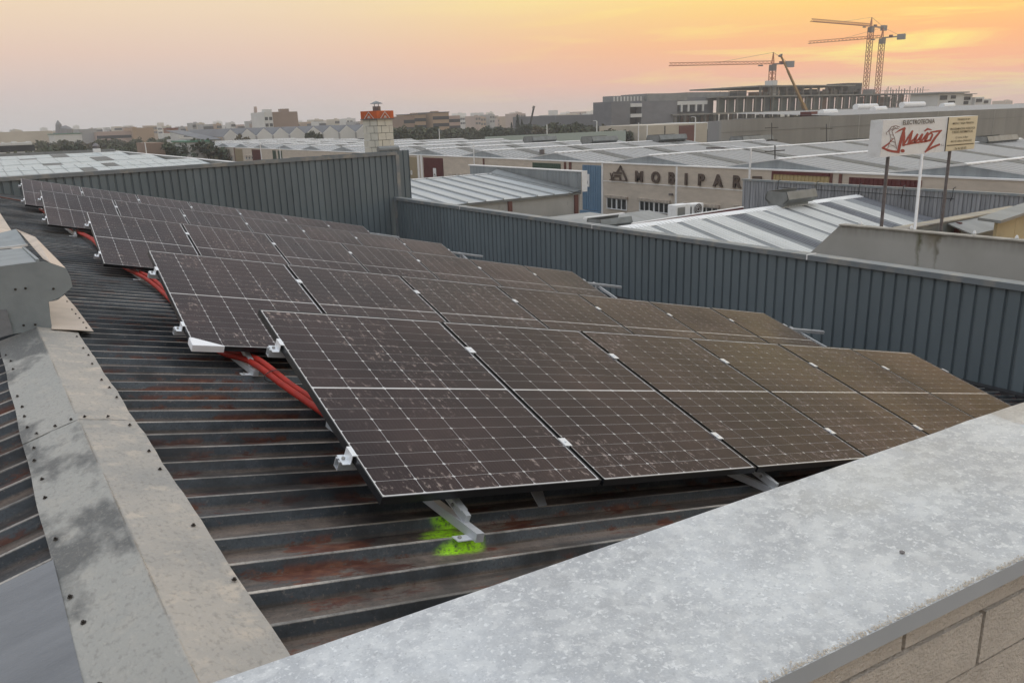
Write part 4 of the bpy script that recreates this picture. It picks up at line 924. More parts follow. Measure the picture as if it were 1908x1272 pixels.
part(uB, 'corner_pier', cap_white, lambda mb: mb.box(XF-.05, XF+.02, fy(1124), fy(1121), GZ, ZF-.01))
part(uB, 'flood_lamp', grey_steel, lambda mb: mb.box(XF-.4, XF-.1, fy(1257), fy(1253), at(1255, 364, X=XF)[2], at(1255, 360, X=XF)[2]))
for ch, px_, py_ in zip('MOBIPART', (1190.5, 1221.5, 1251, 1278, 1306, 1337.5, 1372.5, 1410), (330, 331.5, 333, 335, 336.5, 338, 340, 342)):
    P = at(px_, py_, X=XF-.12); me = text_mesh(ch, 1.32, .06, .055); o = lettering(uB, me, letter_brown, (P[0], P[1], P[2]), RX, 'letter')
def emblem(mb):
    Q = lambda x, y: at(1100+x/6.36, 280+y/6.36, X=XF-.1)
    def poly(ps): mb.prism([Q(*p) for p in ps], (-.06, 0, 0))
    poly([(310, 255), (358, 178), (372, 195), (330, 262)]); poly([(358, 178), (380, 225), (366, 240), (350, 200)])
    for k in range(5): poly([(368+k*11, 232+k*25), (392+k*11, 236+k*25), (402+k*10, 262+k*25), (380+k*11, 262+k*25)])
    poly([(230, 345), (438, 356), (440, 366), (230, 354)]); poly([(275, 255), (370, 262), (370, 285), (275, 278)]); poly([(285, 290), (360, 296), (355, 318), (280, 312)])
    poly([(275, 315), (292, 318), (268, 350), (252, 348)]); poly([(345, 320), (362, 322), (368, 354), (350, 354)]); poly([(232, 268), (246, 268), (252, 310), (264, 268), (274, 270), (256, 350), (244, 350), (246, 318)])
part(uB, 'emblem', letter_brown, emblem)
door(uC, 1086, 1121, blue_door, -4.75, -9.2); door(uC, 993, 1045, green_door); column(uC, 1052, 1055); column(uC, 1061, 1065); column(uC, 901, 903)
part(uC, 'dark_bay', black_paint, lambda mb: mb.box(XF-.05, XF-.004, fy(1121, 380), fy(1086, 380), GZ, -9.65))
part(uC, 'roller_housing', blue_door, lambda mb: mb.box(XF-.5, XF-.08, fy(1121, 378), fy(1086, 378), -9.75, -9.25))
def plaque(t, px_, py_, w_, h_, mk):
    P = at(px_, py_, X=XF-.1); part(t, 'number_plate', white_paint, lambda mb: mb.box(XF-.14, XF-.122, P[1]-w_/2, P[1]+w_/2, P[2]-h_/2, P[2]+h_/2))
    lettering(t, text_mesh(mk, h_*.55, .004, .02), black_paint, (XF-.15, P[1], P[2]-h_*.18), RX)
plaque(uC, 1093.5, 336, .85, 1.25, '0'); 
door(uD, 752, 778, tan_door); door(uD, 790, 826, darkred); column(uD, 748, 751); column(uD, 779, 782, cap_white); column(uD, 785, 788, cap_white)
plaque(uD, 810.5, 325, .8, 1.6, '2')
lettering(uD, text_mesh('10', .9, .01, .03), white_paint, (XF-.14, fy(767, 322), at(767, 322, X=XF)[2]), RX)
for i, x in enumerate((840, 856, 872)): window(uD, x, 328, x+9, 336, 2)
uE = unit('farther warehouse with dark red and green doors left of the chimney', 145.0, 235.0, 80, 1)
uF = unit('farther warehouse hidden low behind the chimney', 103.5, 145.0, 84, 0)
door(uE, 441, 455, tan_door); door(uE, 473, 490, darkred); door(uE, 511, 517, green_door); door(uE, 521, 528, green_door); column(uE, 440, 442)
for x in (400, 412, 425): part(uE, 'wall_joint', letter_brown, lambda mb: mb.box(XF-.02, XF-.004, fy(x+1), fy(x), GZ, ZF-.02))
for x in (405, 417, 431, 458, 463.5, 469): window(uE, x, 292.5, x+3.0, 296.5, 1)
for (x, y, lab) in ((1010, 291, 'tall'), ):
    P = at(x, y, X=58); fl_ = thing('flue_pipe', 'dark grey flue pipe on the roofs left of the blue door', 'flue', (P[0], P[1], P[2]-1.2))
    part(fl_, 'pipe', grey_steel, lambda mb: mb.tube([P+np.array([0, 0, -1.2]), P+np.array([0, 0, .75])], .32, 10)); part(fl_, 'hood', vent_far, lambda mb: mb.tube([P+np.array([0, 0, .8]), P+np.array([0, 0, .95])], [.42, .1], 10))
vl = [((802, 262), 'first'), ]
for i, (xa, xb, y_, Yv) in enumerate(((984, 1028, 263, 103.5), (1093, 1140, 264, 89.5), (1217, 1267, 266, 82.2))):
    pa, pb = at(xa, y_, Y=Yv), at(xb, y_-3, Y=Yv)
    ventilator(f'{["leftmost", "middle", "rightmost"][i]} of three grey ridge ventilators left of the grey hall', pa[0], pb[0], Yv, ZRG-.3, 1.3, 2.6)
tk = thing('water_tank', 'white cylindrical tank lying on the roof above the yellow door', 'tank', (56, 42.5, -4))
p_, q_ = at(1472, 304, Y=41.0), at(1500, 301, Y=41.0)
part(tk, 'barrel', white_paint, lambda mb: mb.tube([p_, q_], .42, 14)); part(tk, 'cradle', black_paint, lambda mb: mb.box(p_[0]+.1, q_[0]-.1, 40.8, 41.2, p_[2]-.7, p_[2]-.36))

# poles and street lamps along the street
def pole(label, px_, yt, yb, X_, rr=.07, arm=None, cat='lamp post', nm='lamp_post', m=white_paint):
    T, B = at(px_, yt, X=X_), at(px_, yb, X=X_)
    t = thing(nm, label, cat, (T[0], T[1], GZ), 'poles along the street'); part(t, 'shaft', m, lambda mb: mb.tube([(T[0], T[1], GZ), (T[0], T[1], T[2])], [rr*1.3, rr*.8], 8))
    if arm: part(t, 'arm', m, lambda mb: mb.tube([(T[0], T[1], T[2]), (T[0]+arm[0]*.5, T[1]+arm[1]*.5, T[2]+.15), (T[0]+arm[0], T[1]+arm[1], T[2]+.02)], .05, 6)); part(t, 'lamp_head', grey_steel, lambda mb: mb.bar((T[0]+arm[0]*.75, T[1]+arm[1]*.75, T[2]+.03), (T[0]+arm[0]*1.25, T[1]+arm[1]*1.25, T[2]), .3, .12))
    return t
pole('white lamp post in front of the beige lettered facade', 1261, 311, 400, 50.5, .10)
pole('white lamp post with long arm right of the lettered facade', 1399, 277, 330, 50.0, .09, (-.3, 3.2))
pole('thin white pole left of the green door', 882, 268, 330, 50.5, .07)
pole('white pole standing at the left end of the far units', 385, 262, 300, 50, .1)
pole('white post by the far dark red door', 484, 265, 300, 50, .1)
pole('white post by the far green doors', 521, 275, 300, 50, .1)
pole('white mast rising behind the left roofs', 22, 272, 290, 20, .12, None, 'mast', 'mast')
pole('white mast at the right end of the pale sheet roof', 270, 266, 290, 30, .10, None, 'mast', 'mast')
for i, (x, yt, yb, X_) in enumerate(((1190, 229, 262, 110), (1206, 234, 258, 110), (1296, 219, 240, 130), (1112, 226, 255, 120), (1019, 232, 255, 120), (818, 240, 258, 110))):
    pole(f'slim white lamp post by the trees beyond the roofs, {ORD[[5, 3, 4, 2, 1, 0].index(i) if False else {0: 3, 1: 4, 2: 5, 3: 2, 4: 1, 5: 0}[i]]} from the left', x, yt, yb, X_, .12, (0, 1.6) if i in (2, 3) else None)
for i, (x, yt, yb, Yv) in enumerate(((1438, 229, 262, 64), (1540, 231, 264, 62), (1444, 271, 308, 41.5))):
    T, B = at(x, yt, Y=Yv), at(x, yb, Y=Yv); t = thing('aerial', f'dark roof aerial mast {["against the grey hall, left one", "against the grey hall, right one", "beside the white tank"][i]}', 'aerial', B, 'roof aerials')
    part(t, 'mast', black_rubber, lambda mb: mb.tube([B, T], .05, 6)); part(t, 'crossbar', black_rubber, lambda mb: mb.bar(T+(B-T)*.28-np.array([1.2, 0, 0]), T+(B-T)*.28+np.array([1.2, 0, 0]), .08)); part(t, 'foot', black_rubber, lambda mb: mb.bar(B-np.array([1, 0, 0]), B+np.array([1, 0, 0]), .1))

# ---- grey concrete hall
hl_ = thing('concrete_hall', 'long grey concrete hall with pale roof behind the advertising board', 'hall', (84.5, 80, GZ))
part(hl_, 'wall', mat('hall_concrete', (.27, .262, .24), .85, 0, (.20, .195, .18), .35, lo=.4, hi=.75, stretch=(1, 1, .12)), lambda mb: mb.box(84.4, 205, 73.6, 74.0, GZ, -1.1))
part(hl_, 'back_wall', concrete_dark, lambda mb: mb.box(84.4, 108, 74.0, 76, GZ, -1.25))
part(hl_, 'body', concrete_dark, lambda mb: mb.box(112, 205, 74.0, 95, GZ, -1.3))
seam_roof(hl_, 112, 205, 74, -1.18, 95, -.45, roofmetal2, seam_w, 1.2, .10, [], None)
for i, (xa, xb, y_, Yv) in enumerate(((1530, 1556, 211, 84), (1594, 1632, 200, 93), (1626, 1648, 205, 86), (1680, 1720, 196, 93), (1755, 1775, 198, 90))):
    pa, pb = at(xa, y_, Y=Yv), at(xb, y_-1, Y=Yv); part(hl_, 'roof_ventilator', white_paint, lambda mb: mb.tube([pa, pb], .62, 10))
for x in (1545, 1600, 1655, 1745, 1850): P = at(x, 240, Y=73.58); part(hl_, 'panel_joint', concrete, lambda mb: mb.box(P[0]-.06, P[0]+.06, 73.57, 73.6, -8, -1.1))
part(hl_, 'red_box', darkred, lambda mb: mb.box(*(at(1511, 215, Y=80)[0], at(1523, 215, Y=80)[0], 80, 82, -1.2, at(1515, 208, Y=80)[2])))
part(hl_, 'string_line', mat('hall_line', (.18, .18, .17), .8), lambda mb: mb.box(84.4, 200, 73.56, 73.6, -2.75, -2.70))
for i, (xa, xb, y_) in enumerate(((1372, 1428, 262), (1566, 1625, 268))):
    pa, pb = at(xa, y_, Y=70.0), at(xb, y_-3, Y=70.0); ventilator(f'dark ridge ventilator at the foot of the grey hall, {["left", "right"][i]} one', pa[0], pb[0], 70, pa[2]-.6, 1.2, 2.2)
pa, pb = at(1823, 262, Y=40), at(1880, 254, Y=40); ventilator('long grey ridge ventilator just right of the advertising board', pa[0], pb[0], 40.1, pa[2]-.55, 1.0, 2)
# ---- left neighbour: roofs of pale translucent sheets
ln = thing('warehouse', 'long roof of pale translucent sheets beyond the far cladding wall, left', 'warehouse', (0, 130, GZ))
def sheets_slope(y0, z0, y1, z1, rows, x0, x1, wd, skip):
    k = 0
    for r_ in range(rows):
        ya, yb = y0+(y1-y0)*r_/rows, y0+(y1-y0)*(r_+1)/rows; za, zb = z0+(z1-z0)*r_/rows, z0+(z1-z0)*(r_+1)/rows
        x = x0
        while x < x1-.1:
            k += 1; m = roof_skylight if (k*7) % skip == 0 else pale_sheet
            def fn(mb): mb.prism([(x+.04, ya+.05, za+.02), (min(x+wd, x1)-.04, ya+.05, za+.02), (min(x+wd, x1)-.04, yb-.25, zb+.02-(z1-z0)/rows*.1), (x+.04, yb-.25, zb+.02-(z1-z0)/rows*.1)], (0, 0, .05))
            part(ln, 'roof_sheet', m, fn); x += wd
    part(ln, 'roof_deck', grey_sheet, lambda mb: mb.prism([(x0, y0, z0), (x1, y0, z0), (x1, y1, z1), (x0, y1, z1)], (0, 0, -.1)))
pale_sheet = mat('pale_translucent_sheet', (.46, .52, .53), .35, 0, (.38, .43, .44), 1.3, stretch=(2, .5, 1))
for (ya, yb, yc, wd, sk, nr) in ((99, 113, 126, 1.5, 13, 3), (126, 142, 156, 2.4, 9, 2), (156, 170, 177.5, 2.6, 8, 2)):
    sheets_slope(ya, -4.75, yb, -3.95, nr, -9, 26.4, wd, sk)
    part(ln, 'back_slope', grey_sheet, lambda mb: mb.prism([(-9, yb, -3.97), (26.4, yb, -3.97), (26.4, yc, -4.75), (-9, yc, -4.75)], (0, 0, -.05)))
    part(ln, 'ridge_capping', cap_white, lambda mb: mb.bar((-9, yb, -3.93), (26.4, yb, -3.93), .4, .06))
part(ln, 'side_parapet', vent_far, lambda mb: mb.box(26.6, 26.9, 92, 178, -5.2, -4.0))
part(ln, 'parapet_capping', cap_white, lambda mb: mb.box(26.5, 27.0, 92, 178, -4.0, -3.93))
part(ln, 'far_parapet', vent_far, lambda mb: mb.box(-30, 26.6, 177.6, 178, -5, -3.55))
part(ln, 'body', concrete_dark, lambda mb: mb.box(-30, 26.5, 92, 177, GZ, -4.9))
rv = thing('roof_cowl', 'round roof cowl on a white base above the pale sheet roofs', 'cowl', at(180, 279, Y=172)); P = at(180, 279, Y=172)
part(rv, 'base', white_paint, lambda mb: mb.box(P[0]-.6, P[0]+.6, 171.4, 172.6, P[2]-.9, P[2]+.2)); part(rv, 'cap', grey_steel, lambda mb: mb.tube([P+np.array([0, 0, .2]), P+np.array([0, 0, .7]), P+np.array([0, 0, 1.2])], [.5, .7, .15], 10))
# ---- block chimney with orange band
ch = thing('chimney', 'pale block chimney with orange painted band and metal rain cap', 'chimney', (17.9, 38, GZ))
CXc, CYc, RC = 17.95, 38.0, .53
blk = mat('chimney_block', (.60, .59, .52), .85, 0, (.52, .51, .45), 2.5, bump=.2, bscale=20)
joint = mat('chimney_joint', (.10, .10, .08), .9)
ztop = at(705, 222, Y=CYc)[2]
part(ch, 'core', joint, lambda mb: mb.tube([(CXc, CYc, GZ), (CXc, CYc, ztop-.01)], RC-.03, 4))
def oct_(mb, z0, z1, r_, a0, a1):
    pass
HB = .345; zc_ = ztop; row = 0
rot45 = math.radians(18)
def cpt(u, r_):  # square section walked by u in 0..4
    k = int(u) % 4; f = u-int(u); c_ = [(-1, -1), (1, -1), (1, 1), (-1, 1)]; a_, b_ = c_[k], c_[(k+1) % 4]
    x, y = a_[0]+(b_[0]-a_[0])*f, a_[1]+(b_[1]-a_[1])*f; x, y = x*r_, y*r_
    return (CXc+x*math.cos(rot45)-y*math.sin(rot45), CYc+x*math.sin(rot45)+y*math.cos(rot45))
while zc_ > -4.2:
    off = .5 if row % 2 else .0
    for s in range(8):
        u0_, u1_ = s*.5+off*.5+.012, (s+1)*.5+off*.5-.012
        if int(u0_) != int(u1_-1e-6): us = [u0_, float(int(u1_)), u1_]
        else: us = [u0_, u1_]
        def fn(mb):
            vs = []
            for u in us:
                for r_ in (RC, RC-.05):
                    x, y = cpt(u % 4, r_); vs += [(x, y, zc_-HB+.022), (x, y, zc_)]
            n = len(us)
            for i in range(n-1):
                b_ = i*4; mb.add([vs[b_], vs[b_+4], vs[b_+5], vs[b_+1]], [(0, 1, 2, 3)]); mb.add([vs[b_+1], vs[b_+5], vs[b_+7], vs[b_+3]], [(0, 1, 2, 3)])
        part(ch, 'block', blk, fn)
    zc_ -= HB; row += 1
zb1 = at(705, 207, Y=CYc)[2]
part(ch, 'orange_band', orange_paint, lambda mb: [mb.add([(*cpt(k, RC+.05), ztop), (*cpt((k+.9999), RC+.05), ztop), (*cpt((k+.9999), RC+.05), zb1), (*cpt(k, RC+.05), zb1)], [(0, 1, 2, 3)]) for k in range(4)]+[mb.add([(*cpt(k, RC+.05), zb1-.02) for k in range(4)], [(0, 1, 2, 3)])])
part(ch, 'band_edge', grey_steel, lambda mb: [mb.bar((*cpt(k, RC+.06), ztop), (*cpt(k+.9999, RC+.06), ztop), .04, .05) for k in range(4)])
def tri(mb):
    def Q(u, z): x, y = cpt(u, RC+.062); return np.array([x, y, ztop+z*(zb1-ztop)])
    for c_, w_ in ((.48, .30), (3.52, .32)):
        for s in (-1, 1):
            mb.add([Q(c_+s*w_, .05), Q(c_+s*(w_-.06), .05), Q(c_, .80), Q(c_, .95)], [(0, 1, 2, 3), (3, 2, 1, 0)])
        mb.add([Q(c_-.1, .12), Q(c_+.1, .12), Q(c_+.04, .42), Q(c_-.04, .42)], [(0, 1, 2, 3), (3, 2, 1, 0)])
part(ch, 'white_triangles', white_paint, tri)
part(ch, 'stack_pipe', grey_steel, lambda mb: mb.tube([(CXc, CYc, zb1-.1), (CXc, CYc, zb1+.22)], .20, 12))
part(ch, 'cap_legs', grey_steel, lambda mb: [mb.bar((CXc+.14*math.cos(a_), CYc+.14*math.sin(a_), zb1+.2), (CXc+.14*math.cos(a_), CYc+.14*math.sin(a_), zb1+.36), .02) for a_ in (0.3, 1.87, 3.44, 5.0)])
part(ch, 'rain_cap', vent_far, lambda mb: mb.tube([(CXc, CYc, zb1+.34), (CXc, CYc, zb1+.38), (CXc, CYc, zb1+.48)], [.32, .28, .02], 14))
P = at(735, 278, Y=37); pd = thing('duct_pipe', 'dark horizontal duct end right of the chimney foot', 'duct', P)
part(pd, 'pipe', vent_far, lambda mb: mb.tube([P-np.array([.9, 0, 0]), P+np.array([.2, 0, 0])], .17, 12)); part(pd, 'hood', black_paint, lambda mb: mb.tube([P+np.array([.12, 0, -.25]), P+np.array([.12, 0, .05])], .14, 10))

# ================================================================== distance
def building(label, xa, xb, yt, Yd, dep, m, cat='building', name='far_building', group=None, ytr=None, roof=None, wins=None, wm=None, kids=()):
    """upright block facing this way between two sight lines; top at yt (ytr at the right)"""
    a_, b_ = at(xa, yt, Y=Yd), at(xb, ytr if ytr is not None else yt, Y=Yd); z = a_[2] if ytr is None else (a_[2]+b_[2])/2
    t = thing(name, label, cat, ((a_[0]+b_[0])/2, Yd, GZ), group)
    part(t, 'wall', m, lambda mb: mb.box(a_[0], b_[0], Yd, Yd+dep, GZ, z))
    if roof: part(t, 'roof', roof, lambda mb: mb.box(a_[0]-.3, b_[0]+.3, Yd-.3, Yd+dep+.3, z, z+.35))
    if wins:
        nx, nz, ww, wh, z0, dz = wins; st = (b_[0]-a_[0])/nx
        wme = MB(); wme.box(-ww/2, ww/2, -.06, 0, 0, wh); wme = wme.mesh('window', wm or glass_far)
        for i in range(nx):
            for j in range(nz):
                zz_ = z-z0-j*dz
                if zz_ < GZ+2: continue
                o = bpy.data.objects.new('window', wme); link(o, t); o.location = Vector((a_[0]+(i+.5)*st, Yd, zz_-wh))-t.location
    for (kx0, kx1, ky) in kids:
        p_, q_ = at(kx0, ky, Y=Yd+1), at(kx1, ky, Y=Yd+1); part(t, 'rooftop_box', m, lambda mb: mb.box(p_[0], q_[0], Yd+1, Yd+min(dep-1, 6), z-.1, p_[2]))
    return t
glass_far = mat('far_window', (.045, .05, .058), .7, spec=.15)
wallc = {k: mat('far_wall_'+k, c_, .9, 0, tuple(v*.85 for v in c_), .08) for k, c_ in dict(white=(.62, .62, .60), cream=(.50, .45, .37), grey=(.34, .34, .34), brown=(.27, .19, .145), ochre=(.38, .27, .18), pink=(.40, .30, .26), slate=(.17, .175, .19), brick=(.30, .15, .10)).items()}
roof_dark = mat('far_dark_roof', (.15, .155, .165), .7, 0, (.12, .12, .13), .1); roof_red = mat('far_red_roof', (.26, .09, .06), .8); roof_green = mat('far_green_roof', (.08, .20, .14), .7)

# grey modern building and the construction next to it
YM = 200.0
mgr = mat('grey_panel_facade', (.17, .175, .19), .75, 0, (.14, .145, .16), .15, lo=.4, hi=.6, stretch=(1, 1, 2))
mod = thing('office_building', 'dark grey modern office block left of the construction site', 'building', (at(1250, 200, Y=YM)[0], YM, GZ))
mx = lambda x: at(x, 200, Y=YM)[0]
mz = lambda x, y: at(x, y, Y=YM)[2]
part(mod, 'wall', mgr, lambda mb: [mb.box(mx(1139), mx(1174), YM, YM+9, GZ, mz(1127, 190)), mb.box(mx(1195), mx(1262), YM, YM+9, GZ, mz(1127, 190)), mb.box(mx(1174), mx(1195), YM+3, YM+9, GZ, mz(1127, 190)), mb.box(mx(1262), mx(1345), YM+4, YM+14, GZ, mz(1290, 181))])
part(mod, 'upper_storey', mat('grey_louvres', (.23, .24, .24), .7, 0, (.18, .19, .19), .5), lambda mb: [mb.box(mx(1157), mx(1217), YM+4, YM+9, mz(1127, 190), mz(1147, 178.5)), mb.box(mx(1217), mx(1292), YM+3, YM+16, mz(1127, 190), mz(1217, 174)), mb.box(mx(1303), mx(1398), YM+6, YM+20, mz(1127, 190), mz(1303, 171))])
for k in range(9): part(mod, 'louvre_fin', wallc['white'], lambda mb: mb.box(mx(1158)+k*1.5, mx(1158)+k*1.5+.5, YM+3.8, YM+4, mz(1127, 189), mz(1147, 180)))
for (za, zb) in ((193, 199.5), (212.5, 219), (232, 238)): part(mod, 'balcony_slab', wallc['white'], lambda mb: mb.box(mx(1174), mx(1195), YM-.3, YM+3, mz(1180, zb), mz(1180, za)))
for (za, zb) in ((199.5, 212.5), (219, 232)): part(mod, 'recessed_window', glass_far, lambda mb: mb.box(mx(1174), mx(1195), YM+2.5, YM+3, mz(1180, zb), mz(1180, za)))
part(mod, 'white_band', wallc['white'], lambda mb: mb.box(mx(1256), mx(1330), YM+3.0, YM+3.9, mz(1290, 195), mz(1290, 188)))
for i, x in enumerate((1253, 1281, 1294, 1308, 1321)): part(mod, 'white_mullion', wallc['white'], lambda mb: mb.box(mx(x), mx(x+3), YM+3.0, YM+3.9, mz(1290, 208), mz(1290, 195)))
for (xa, xb) in ((1256, 1281), (1284, 1294), (1297, 1308), (1311, 1321)): part(mod, 'window', glass_far, lambda mb: mb.box(mx(xa), mx(xb), YM+3.4, YM+3.8, mz(1290, 208), mz(1290, 195)))
con = thing('construction_shell', 'unfinished concrete building shell under the tower cranes', 'building', (mx(1480), YM+5, GZ))
slab_m = mat('raw_slab', (.24, .235, .21), .9, 0, (.18, .175, .16), .2); col_m = mat('raw_column', (.15, .145, .13), .9)
nets = [mat('site_net_'+str(i), c_, .9, 0, tuple(v*.7 for v in c_), .6) for i, c_ in enumerate(((.10, .115, .10), (.075, .085, .085), (.14, .14, .125), (.17, .105, .07), (.055, .06, .06)))]
lv = [(-3.9, 1250, 1660), (-.6, 1250, 1690), (5.0, 1332, 1700), (8.6, 1411, 1586)]
cr_ = random.Random(11)
for (z, xa, xb) in lv: part(con, 'floor_slab', slab_m, lambda mb: mb.box(mx(xa), mx(xb), YM-1.2, YM+34, z-.35, z+.15))
for (zl, zh, xa, xb, rec, dens) in ((-12, -4.3, 1255, 1640, 2, .9), (-3.7, -1.0, 1255, 1650, 2, .95), (-.4, 4.6, 1335, 1690, .4, 1.0), (5.2, 8.2, 1413, 1584, 3, .55)):
    x = mx(xa); i = 0
    while x < mx(xb)-3:
        part(con, 'column', col_m, lambda mb: mb.box(x, x+.7, YM-.6, YM+.1, zl, zh))
        if cr_.random() < dens:
            part(con, 'infill_panel', nets[cr_.choice((0, 0, 1, 1, 2, 3, 4))], lambda mb: mb.box(x+.75, x+4.9, YM+rec, YM+rec+.2, zl, zh-cr_.choice((0, 0, .6))))
        x += 5.0; i += 1
for k in range(26):
    x = mx(1336)+k*(mx(1690)-mx(1336))/26; part(con, 'guard_post', grey_steel, lambda mb: mb.bar((x, YM-1, 5.1), (x+cr_.uniform(-.2, .2), YM-1, 6.4+cr_.uniform(0, .8)), .14))
part(con, 'guard_rail', grey_steel, lambda mb: mb.bar((mx(1336), YM-1, 6.2), (mx(1690), YM-1, 6.2), .12))
part(con, 'stair_core', nets[1], lambda mb: mb.box(mx(1585), mx(1611), YM+2, YM+12, 5.1, 9.6)); part(con, 'lift_core', wallc['white'], lambda mb: mb.box(mx(1443), mx(1450), YM+1, YM+5, 5.0, 10.6))
for k in range(14):
    x = cr_.uniform(mx(1345), mx(1640)); part(con, 'stacked_material', cr_.choice(nets+[slab_m]), lambda mb: mb.box(x, x+cr_.uniform(2, 6), YM+2, YM+6, 5.15, 5.15+cr_.uniform(.6, 2.2)))
sc_ = thing('scaffolding', 'tube scaffolding at the right end of the construction shell', 'scaffolding', (mx(1670), YM-3, GZ))
for k in range(15):
    x = mx(1636)+k*(mx(1706)-mx(1636))/14; part(sc_, 'upright', grey_steel, lambda mb: mb.bar((x, YM-2.5, GZ), (x, YM-2.5, 6.6+cr_.uniform(-.5, 1.6)), .22))
for z in (-4, -1.4, 1.2, 3.8, 6.2): part(sc_, 'ledger', slab_m, lambda mb: mb.bar((mx(1630), YM-2.5, z), (mx(1712)+cr_.uniform(-2, 3), YM-2.5, z+.1), .3, .16))
for k in range(7): x = mx(1636)+k*5.6; part(sc_, 'brace', grey_steel, lambda mb: mb.bar((x, YM-2.6, -4), (x+5.6, YM-2.6, 3.8), .16))

# tower cranes
crane_m = mat('crane_orange', (.40, .13, .05), .6); crane_g = mat('crane_grey', (.16, .14, .13), .6)
def lattice(mb, p, q, w, nseg, tri=False, t_=.16):
    p, q = np.array(p, float), np.array(q, float); ax = (q-p)/np.linalg.norm(q-p); u_ = np.array([0, 0, 1.]) if abs(ax[2]) < .8 else np.array([1., 0, 0])
    a_ = np.cross(ax, u_); a_ /= np.linalg.norm(a_); b_ = np.cross(a_, ax)
    cs = [a_*w/2, -a_*w/2, b_*w*.9] if tri else [(a_+b_)*w/2, (a_-b_)*w/2, (-a_-b_)*w/2, (-a_+b_)*w/2]
    for c_ in cs: mb.bar(p+c_, q+c_, t_)
    for s in range(nseg):
        f0, f1 = s/nseg, (s+1)/nseg
        for i in range(len(cs)):
            c0, c1 = cs[i], cs[(i+1) % len(cs)]; A_, B_ = p+(q-p)*f0, p+(q-p)*f1
            mb.bar(A_+c0, B_+c1 if s % 2 else A_+(q-p)/nseg+c1, t_*.6)
def tower_crane(label, bx, by, ax_, ay_, jy, jx_m, tip, tail, Yd):
    B = at(bx, by, Y=Yd); zj = at(jx_m, jy, Y=Yd)[2]; za = at(ax_, ay_, Y=Yd)[2]
    x0 = at((bx+jx_m)/2, (by+jy)/2, Y=Yd)[0]
    base = np.array([x0, Yd, GZ]); hub = np.array([x0, Yd, zj]); apex = np.array([x0, Yd, za])
    t = thing('tower_crane', label, 'crane', base, 'tower cranes on the construction site')
    part(t, 'mast', crane_m, lambda mb: lattice(mb, base, hub, 1.9, int((zj-GZ)/1.9), t_=.24))
    T = at(*tip, Z=zj); U = at(*tail, Z=zj)
    # keep the counter jib opposite to the jib
    dj = (T-hub)/np.linalg.norm(T-hub); U = hub-dj*np.linalg.norm(U-hub)
    part(t, 'jib', crane_m, lambda mb: lattice(mb, hub+np.array([0, 0, .6]), T+np.array([0, 0, .6]), 1.25, int(np.linalg.norm(T-hub)/1.7), True, .2))
    part(t, 'counter_jib', crane_g, lambda mb: mb.bar(hub+np.array([0, 0, .5]), U+np.array([0, 0, .5]), .9, .5))
    part(t, 'counterweight', concrete_dark, lambda mb: mb.bar(U+dj*3.4+np.array([0, 0, .3]), U+np.array([0, 0, .3]), 1.6, 2.4))
    part(t, 'apex', crane_m, lambda mb: [mb.bar(hub+np.array([.7, 0, .5]), apex, .28), mb.bar(hub+np.array([-.7, 0, .5]), apex, .28), mb.bar(hub+np.array([0, .7, .5]), apex, .28)])
    part(t, 'cab', crane_g, lambda mb: mb.box(hub[0]-1.6, hub[0]+.6, Yd-1.5, Yd+.5, zj-2.2, zj+.2))
    part(t, 'tie_rope', crane_g, lambda mb: [mb.bar(apex, hub+(T-hub)*.55+np.array([0, 0, 1.4]), .10), mb.bar(apex, U+dj*2+np.array([0, 0, .7]), .10)])
    part(t, 'winch', darkred, lambda mb: mb.bar(hub-dj*3+np.array([0, 0, 1]), hub-dj*4.6+np.array([0, 0, 1]), 1, 1))
    hk = hub+(T-hub)*.12; part(t, 'trolley', crane_g, lambda mb: mb.bar(hk-dj*.9, hk+dj*.9, .8, .5))
tower_crane('tower crane with long level jib left of the yellow mobile crane', 1436, 190, 1442, 98, 122, 1440, (1247, 126), (1484, 120), 222)
tower_crane('tallest tower crane, its jib the highest on the skyline', 1612, 165, 1627, 33, 52, 1624, (1512, 43), (1651, 54), 235)
tower_crane('rightmost tower crane with jib sloping down to the left', 1632, 190, 1648, 52, 73, 1645, (1506, 84), (1682, 69), 228)
mc_ = thing('mobile_crane', 'yellow telescopic mobile crane boom leaning left beside the tower crane', 'crane', at(1502, 208, Y=185))
yel = mat('crane_yellow', (.32, .19, .065), .5)
P, Q = at(1503, 210, Y=185), at(1455, 104, Y=185)
part(mc_, 'boom', yel, lambda mb: [mb.bar(P+(Q-P)*a_, P+(Q-P)*b_, w_) for a_, b_, w_ in ((0, .16, 1.1), (.14, .45, .75), (.43, .75, .6), (.73, 1, .45))])
part(mc_, 'boom_head', crane_g, lambda mb: mb.bar(Q+np.array([-.9, 0, -.2]), Q+np.array([.4, 0, .3]), .7, .6))
part(mc_, 'carrier', yel, lambda mb: mb.box(P[0]-3, P[0]+6, 183.5, 186.5, GZ, GZ+3)); part(mc_, 'luffing_cylinder', crane_g, lambda mb: mb.bar((P[0]-2, 185, GZ+3), P+(Q-P)*.1, .5))
part(mc_, 'turret', yel, lambda mb: mb.bar((P[0], 185, GZ+2), P, 1.6))
bm = thing('crane_boom', 'thin dark crane boom standing above the cypress trees', 'crane', at(985, 246, Y=260)); part(bm, 'boom', black_rubber, lambda mb: mb.bar(at(984, 250, Y=260), at(995, 199, Y=260), .5)); part(bm, 'boom_head', crane_g, lambda mb: mb.bar(at(993.5, 203, Y=259.5), at(995, 198, Y=259.5), .7))

